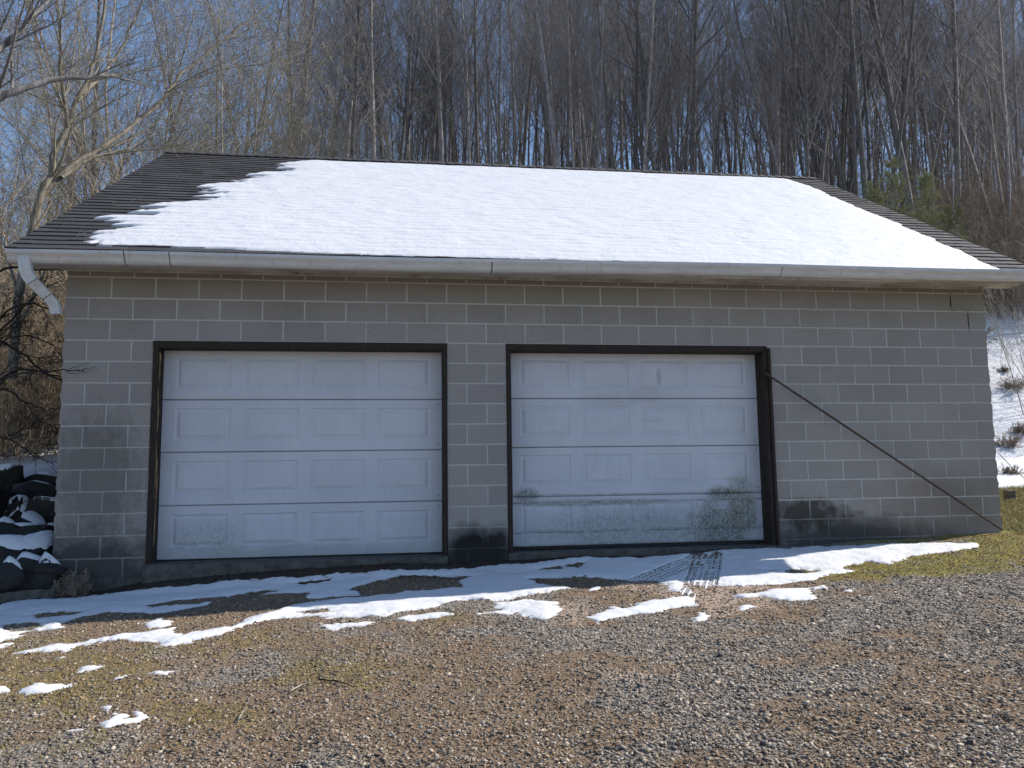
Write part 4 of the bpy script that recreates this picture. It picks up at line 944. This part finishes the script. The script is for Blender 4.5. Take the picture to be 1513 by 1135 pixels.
traced('overhanging_tree', [([(-160, 560, 1.2), (-150, 330, 1.2), (-90, 190, 1.3), (-20, 152, 1.4), (30, 131, 1.5), (90, 117, 1.7), (170, 114, 1.9), (215, 128, 2.1)], .09, .006),
        ([(-120, 240, 1.2), (-70, 130, 1.3), (0, 72, 1.5), (40, 35, 1.6), (75, -10, 1.8)], .05, .02)], 12, tuple(c0), M['bark'], M['bark'], 'grey tree at the far left edge whose branches reach into the sky', 'tree', kids=9, klen=1.2)
# dark shrub in the shade beside the left wall
s0 = at(-60, 560, 1.0); s0[2] = float(H(s0[0], 1.0)) - .1
traced('dark_thorn_bush', [([(-70, 680, 1.0), (-50, 600, .9), (0, 560, .75), (40, 545, .6), (85, 560, .5), (95, 572, .45)], .02, .006), ([(-60, 640, 1.0), (-20, 510, 1.1), (30, 520, 1.0), (60, 545, .9), (92, 560, .8)], .02, .006),
        ([(-60, 600, 1.0), (-30, 430, 1.1), (20, 395, 1.1), (60, 400, 1.0), (95, 395, .9)], .02, .006), ([(-50, 620, 1.0), (0, 575, .8), (30, 590, .6), (60, 605, .5), (88, 603, .45)], .016, .004),
        ([(-70, 680, 1.0), (-30, 640, .7), (15, 650, .5), (45, 670, .4), (72, 683, .3)], .014, .003), ([(-50, 560, 1.0), (0, 470, .9), (50, 450, .8), (90, 470, .8)], .015, .004),
        ([(-60, 640, 1.0), (10, 560, .3), (60, 550, -.1), (95, 546, -.15), (120, 547, -.15), (143, 541, -.15)], .012, .0022, 0), ([(100, 547, -.15), (116, 541, -.16), (132, 536, -.17)], .003, .0015, 0), ([(112, 546, -.15), (126, 549, -.14), (146, 546, -.13)], .003, .0015, 0), ([(98, 547, -.15), (112, 552, -.16), (122, 549, -.16)], .003, .0015, 0), ([(-40, 560, 1.0), (0, 490, 1.2), (60, 430, 1.3), (96, 412, 1.3)], .015, .004), ([(-40, 560, 1.0), (10, 500, .9), (70, 505, .8), (92, 530, .8)], .012, .003)],
       13, tuple(s0), M['barkd'], M['barkd'], 'dark tangled bush with bare thorny branches beside the left wall', 'bush', dict(CL, rmin=.0022), kids=7, klen=.45)

# pale small trees behind the left half of the roof
CP = dict(BASE, seg=[12, 6, 4, 3], kids=[18, 9, 5], start=[.12, .12, .1], wob=[.05, .09, .13, .16], ang=[48, 42, 42], ratio=[.34, .45, .45], trop=[.02, .05, .04, .03], rmax=[.045, .014, .006], rmin=.0032)
PL = [(300, 10, 10, 'pale twiggy tree between the straight pair and the bushy one'), (360, 13, 11, 'pale arching tree with many side branches behind the bare shingles'), (480, 10.2, 7, 'low pale tree with wide tangled branches behind the left third of the ridge'), (178, 9.0, 10, 'pale sapling nearest the left roof corner'), (232, 10.5, 15, 'pale straight tree rising behind the left roof corner'), (268, 9.5, 15, 'taller pale straight tree just right of its pale neighbour behind the roof corner'), (120, 12, 12, 'pale slender tree left of the roof corner'), (330, 11, 9, 'pale bushy tree behind the bare shingle area'),
      (395, 10.5, 8, 'pale crooked tree above the start of the roof snow'), (450, 12, 9, 'pale spreading tree behind the snowy left half of the ridge'), (520, 13, 8, 'low pale tree right of the spreading one behind the ridge'), (75, 9.5, 9, 'pale thin tree behind the leaning tree')]
for i, (u, y, L, lab) in enumerate(PL):
    q = at(u, 220, y); k = 1 if i in (1, 2) else 2 + i % 2; st = [(R_.normal(0, .05 if k == 1 else .22), R_.normal(0, .1), 1, L * R_.uniform(.8, 1.1), .085 if k == 1 else .05) for _ in range(k)]
    make_tree('pale_tree', st, 400 + i, dict(CP, wob=[.02, .09, .13, .16]) if k == 1 else CP, M['barkp'], M['barkp'], lab, group='pale sunlit trees behind the left end of the roof', loc=(q[0], y, float(H(q[0], y)) - .1))

# brush
def bush(name, x, y, h, n, seed, mat, label, group, spread=.5, cat='bush', rad=.007):
    C = dict(BASE, seg=[6, 4, 3], kids=[12, 6], start=[.12, .1], wob=[.09, .14, .2], trop=[-.01, .02, .02], ang=[40, 45], ratio=[.42, .45], sides=[4, 3, 3], rmax=[.006, .004], rmin=.0022)
    r = np.random.default_rng(seed); out = []
    for _ in range(n):
        a = r.random() * 6.283; t = r.random() * spread; d = np.array([math.cos(a) * t, math.sin(a) * t, 1.]); d /= np.linalg.norm(d); rr = r.random() ** .5 * h * .3
        grow(out, np.array([math.cos(a) * rr, math.sin(a) * rr, 0]), d, h * r.uniform(.6, 1.15), rad * r.uniform(.7, 1.4), 0, r, C)
    return tree_from(name, out, mat, mat, label, cat, group, (x, y, float(H(x, y)) - .05), ('stem', 'twigs'))
GL = 'tan brush on the slope left of the garage'; BL = 'tan tangled bare bush on the snowy slope left of the garage'
tb = [bush('tan_bush', -9, 6, 2.6, 30, 500, M['tan'], BL, GL, .7), bush('tan_bush', -9, 6, 3.2, 26, 501, M['tan'], BL, GL, .5), bush('tan_bush', -9, 6, 2.2, 30, 502, M['tan'], BL, GL, .9)]
tl = [(-8.2, 7.0), (-9.3, 6.2), (-10.3, 7.4), (-7.4, 9), (-9.6, 9.2), (-11.6, 9), (-8.3, 10.8), (-12.5, 11.4), (-6.6, 11.0), (-10.6, 12.2), (-14.3, 12.5), (-13, 8.0), (-5.8, 9.4), (-8.8, 4.9), (-10.0, 5.2), (-12.5, 14), (-16, 15), (-9, 14.5), (-4, 12), (-2, 11), (0, 12.5)]
ntl = len(tl)
for u, y in ((-30, 6.2), (0, 7.2), (25, 6.4), (50, 7.6), (78, 6.8), (100, 8.2), (130, 9.4), (10, 9.5), (60, 10.0), (165, 11)): q_ = at(u, 300, y); tl.append((q_[0], y))
for i, (x, y) in enumerate(tl):
    p = tb[i % 3]; s = R_.uniform(.8, 1.25) * (1.45 if i >= ntl else 1)
    if i < 3: p.location = (x, y, float(H(x, y)) - .05); p.scale = (s, s, s)
    else: copy_thing(p, (x, y, float(H(x, y)) - .05), R_.random() * 6.283, (s, s, s))
GB = 'brown brush on the slope right of the garage'; BB = 'brown twiggy bare bush on the hillside right of the garage roof'
bb = [bush('brown_bush', 9, 9, 2.4, 34, 510, M['brown'], BB, GB, .8), bush('brown_bush', 9, 9, 3.0, 30, 511, M['brown'], BB, GB, .6)]
bl = []
for k in range(90):
    d = ray(R_.uniform(1330, 1620), R_.uniform(325, 425)); ts = np.linspace(10, 70, 1500); P = CAM_P[None] + d[None] * ts[:, None]; k_ = np.argmax(P[:, 2] < H(P[:, 0], P[:, 1])); q = P[k_]
    if all((q[0] - a_) ** 2 + (q[1] - b_) ** 2 > 1.0 for a_, b_ in bl) and q[1] > 12 and len(bl) < 34: bl.append((q[0], q[1]))
for k in range(60):
    d = ray(R_.uniform(1452, 1560), R_.uniform(425, 478)); ts = np.linspace(10, 70, 1500); P = CAM_P[None] + d[None] * ts[:, None]; k_ = np.argmax(P[:, 2] < H(P[:, 0], P[:, 1])); q = P[k_]
    if all((q[0] - a_) ** 2 + (q[1] - b_) ** 2 > .5 for a_, b_ in bl) and q[1] > 9 and len(bl) < 48: bl.append((q[0], q[1]))
for i, (x, y) in enumerate(bl):
    p = bb[i % 2]; s = R_.uniform(.85, 1.25)
    if i < 2: p.location = (x, y, float(H(x, y)) - .05); p.scale = (s, s, s)
    else: copy_thing(p, (x, y, float(H(x, y)) - .05), R_.random() * 6.283, (s, s, s))
# sunlit arching pale twigs at the right edge
a = at(1540, 300, 9); 
bush('arching_bush', a[0], 9, 4.6, 16, 520, M['barkp'], 'pale arching bare bush with sunlit twigs at the right edge', None, .9, rad=.011)
# evergreens behind the right rake
def evergreen(x, y, h, w, seed, label):
    r = np.random.default_rng(seed); z0 = float(H(x, y)) - .1; th = thing('young_pine', (x, y, z0), label, 'pine tree', 'young evergreens behind the right edge of the roof')
    P = np.array([(r.normal(0, .02) * i, r.normal(0, .02) * i, h * i / 8) for i in range(9)]); V, F = tube_np(P, np.linspace(.07, .01, 9), 7); mesh_np('trunk', V + np.array([x, y, z0]), F, M['brown'], th, smooth=True)
    Vs = []; br = []
    for k in range(130):
        t = .08 + .9 * r.random() ** .8; a = r.random() * 6.283; L = w * (1.08 - t) ** .7 * r.uniform(.55, 1.25); b = np.array([0, 0, h * t]) ; up = .25 + .7 * t
        d = np.array([math.cos(a), math.sin(a), up]); d /= np.linalg.norm(d); n = 6; Q = np.array([b + d * L * j / n + np.array([0, 0, .10 * L * (j / n) ** 2]) for j in range(n + 1)]); br.append((Q, np.linspace(.012, .004, n + 1), 3))
        for s in range(15):
            q = Q[0] + (Q[-1] - Q[0]) * r.uniform(.3, 1.02); nd = d + r.normal(0, .5, 3) + np.array([0, 0, .35]); nd /= np.linalg.norm(nd)
            for m in range(7):
                dd = nd + r.normal(0, .38, 3); dd /= np.linalg.norm(dd); l = r.uniform(.06, .13); sd_ = np.cross(dd, r.normal(0, 1, 3)); sd_ /= np.linalg.norm(sd_) + 1e-9
                o_ = q + nd * r.uniform(0, .14); Vs.append((o_ - sd_ * .006, o_ + sd_ * .006, o_ + dd * l))
    V = np.array(Vs).reshape(-1, 3) + np.array([x, y, z0]); mesh_np('crown', V, np.arange(len(V)).reshape(-1, 3), M['needle'], th)
    V, F = tubes(br); mesh_np('branches', V + np.array([x, y, z0]), F, M['brown'], th)
for u, vt, y, w, lab in ((1320, 236, 11.5, 1.1, 'tallest young pine, just above the right rake of the roof'), (1366, 258, 10.8, .9, 'young pine right of the tallest one, beside the roof edge'), (1407, 300, 10.2, .8, 'smallest young pine, lowest beside the roof edge'), (1290, 268, 12.5, .9, 'young pine left of the tallest, half behind the roof')):
    q = at(u, vt, y); z = float(H(q[0], y)); evergreen(q[0], y, q[2] - z, w, int(u), lab)
# dead weed clumps on the snow at the right
wc = [((1497, 575), .5, 'dark clump of dead weeds high on the snow right of the garage'), ((1480, 548), .25, 'small dark weed clump beside the wall on the right snow'), ((1490, 660), .4, 'brown weed clump halfway down the right snow'), ((1508, 640), .35, 'brown weed clump at the right picture edge on the snow'), ((1495, 705), .35, 'low brown weed clump above the timber edging')]
for i, ((u, v), s, lab) in enumerate(wc):
    d = ray(u, v); ts = np.linspace(8, 60, 6000); P = CAM_P[None] + d[None] * ts[:, None]; k = np.argmax(P[:, 2] < H(P[:, 0], P[:, 1])); q = P[k]
    bush('weed_clump', q[0], q[1], s * .8, 26, 600 + i, M['brown'], lab, 'dead weed clumps on the snow right of the garage', 1.6, 'weeds', .006)
# dry grass tuft by the left corner
for i, (u, v, s, lab) in enumerate(((112, 868, .16, 'dry grass tuft at the foot of the left wall end'), (97, 872, .12, 'smaller dry grass tuft beside the kerb end'))):
    q = at(u, v, -.12); bush('grass_tuft', q[0], -.12, s * 1.6, 22, 620 + i, M['brown'], lab, None, .9, 'grass tuft', .0022)
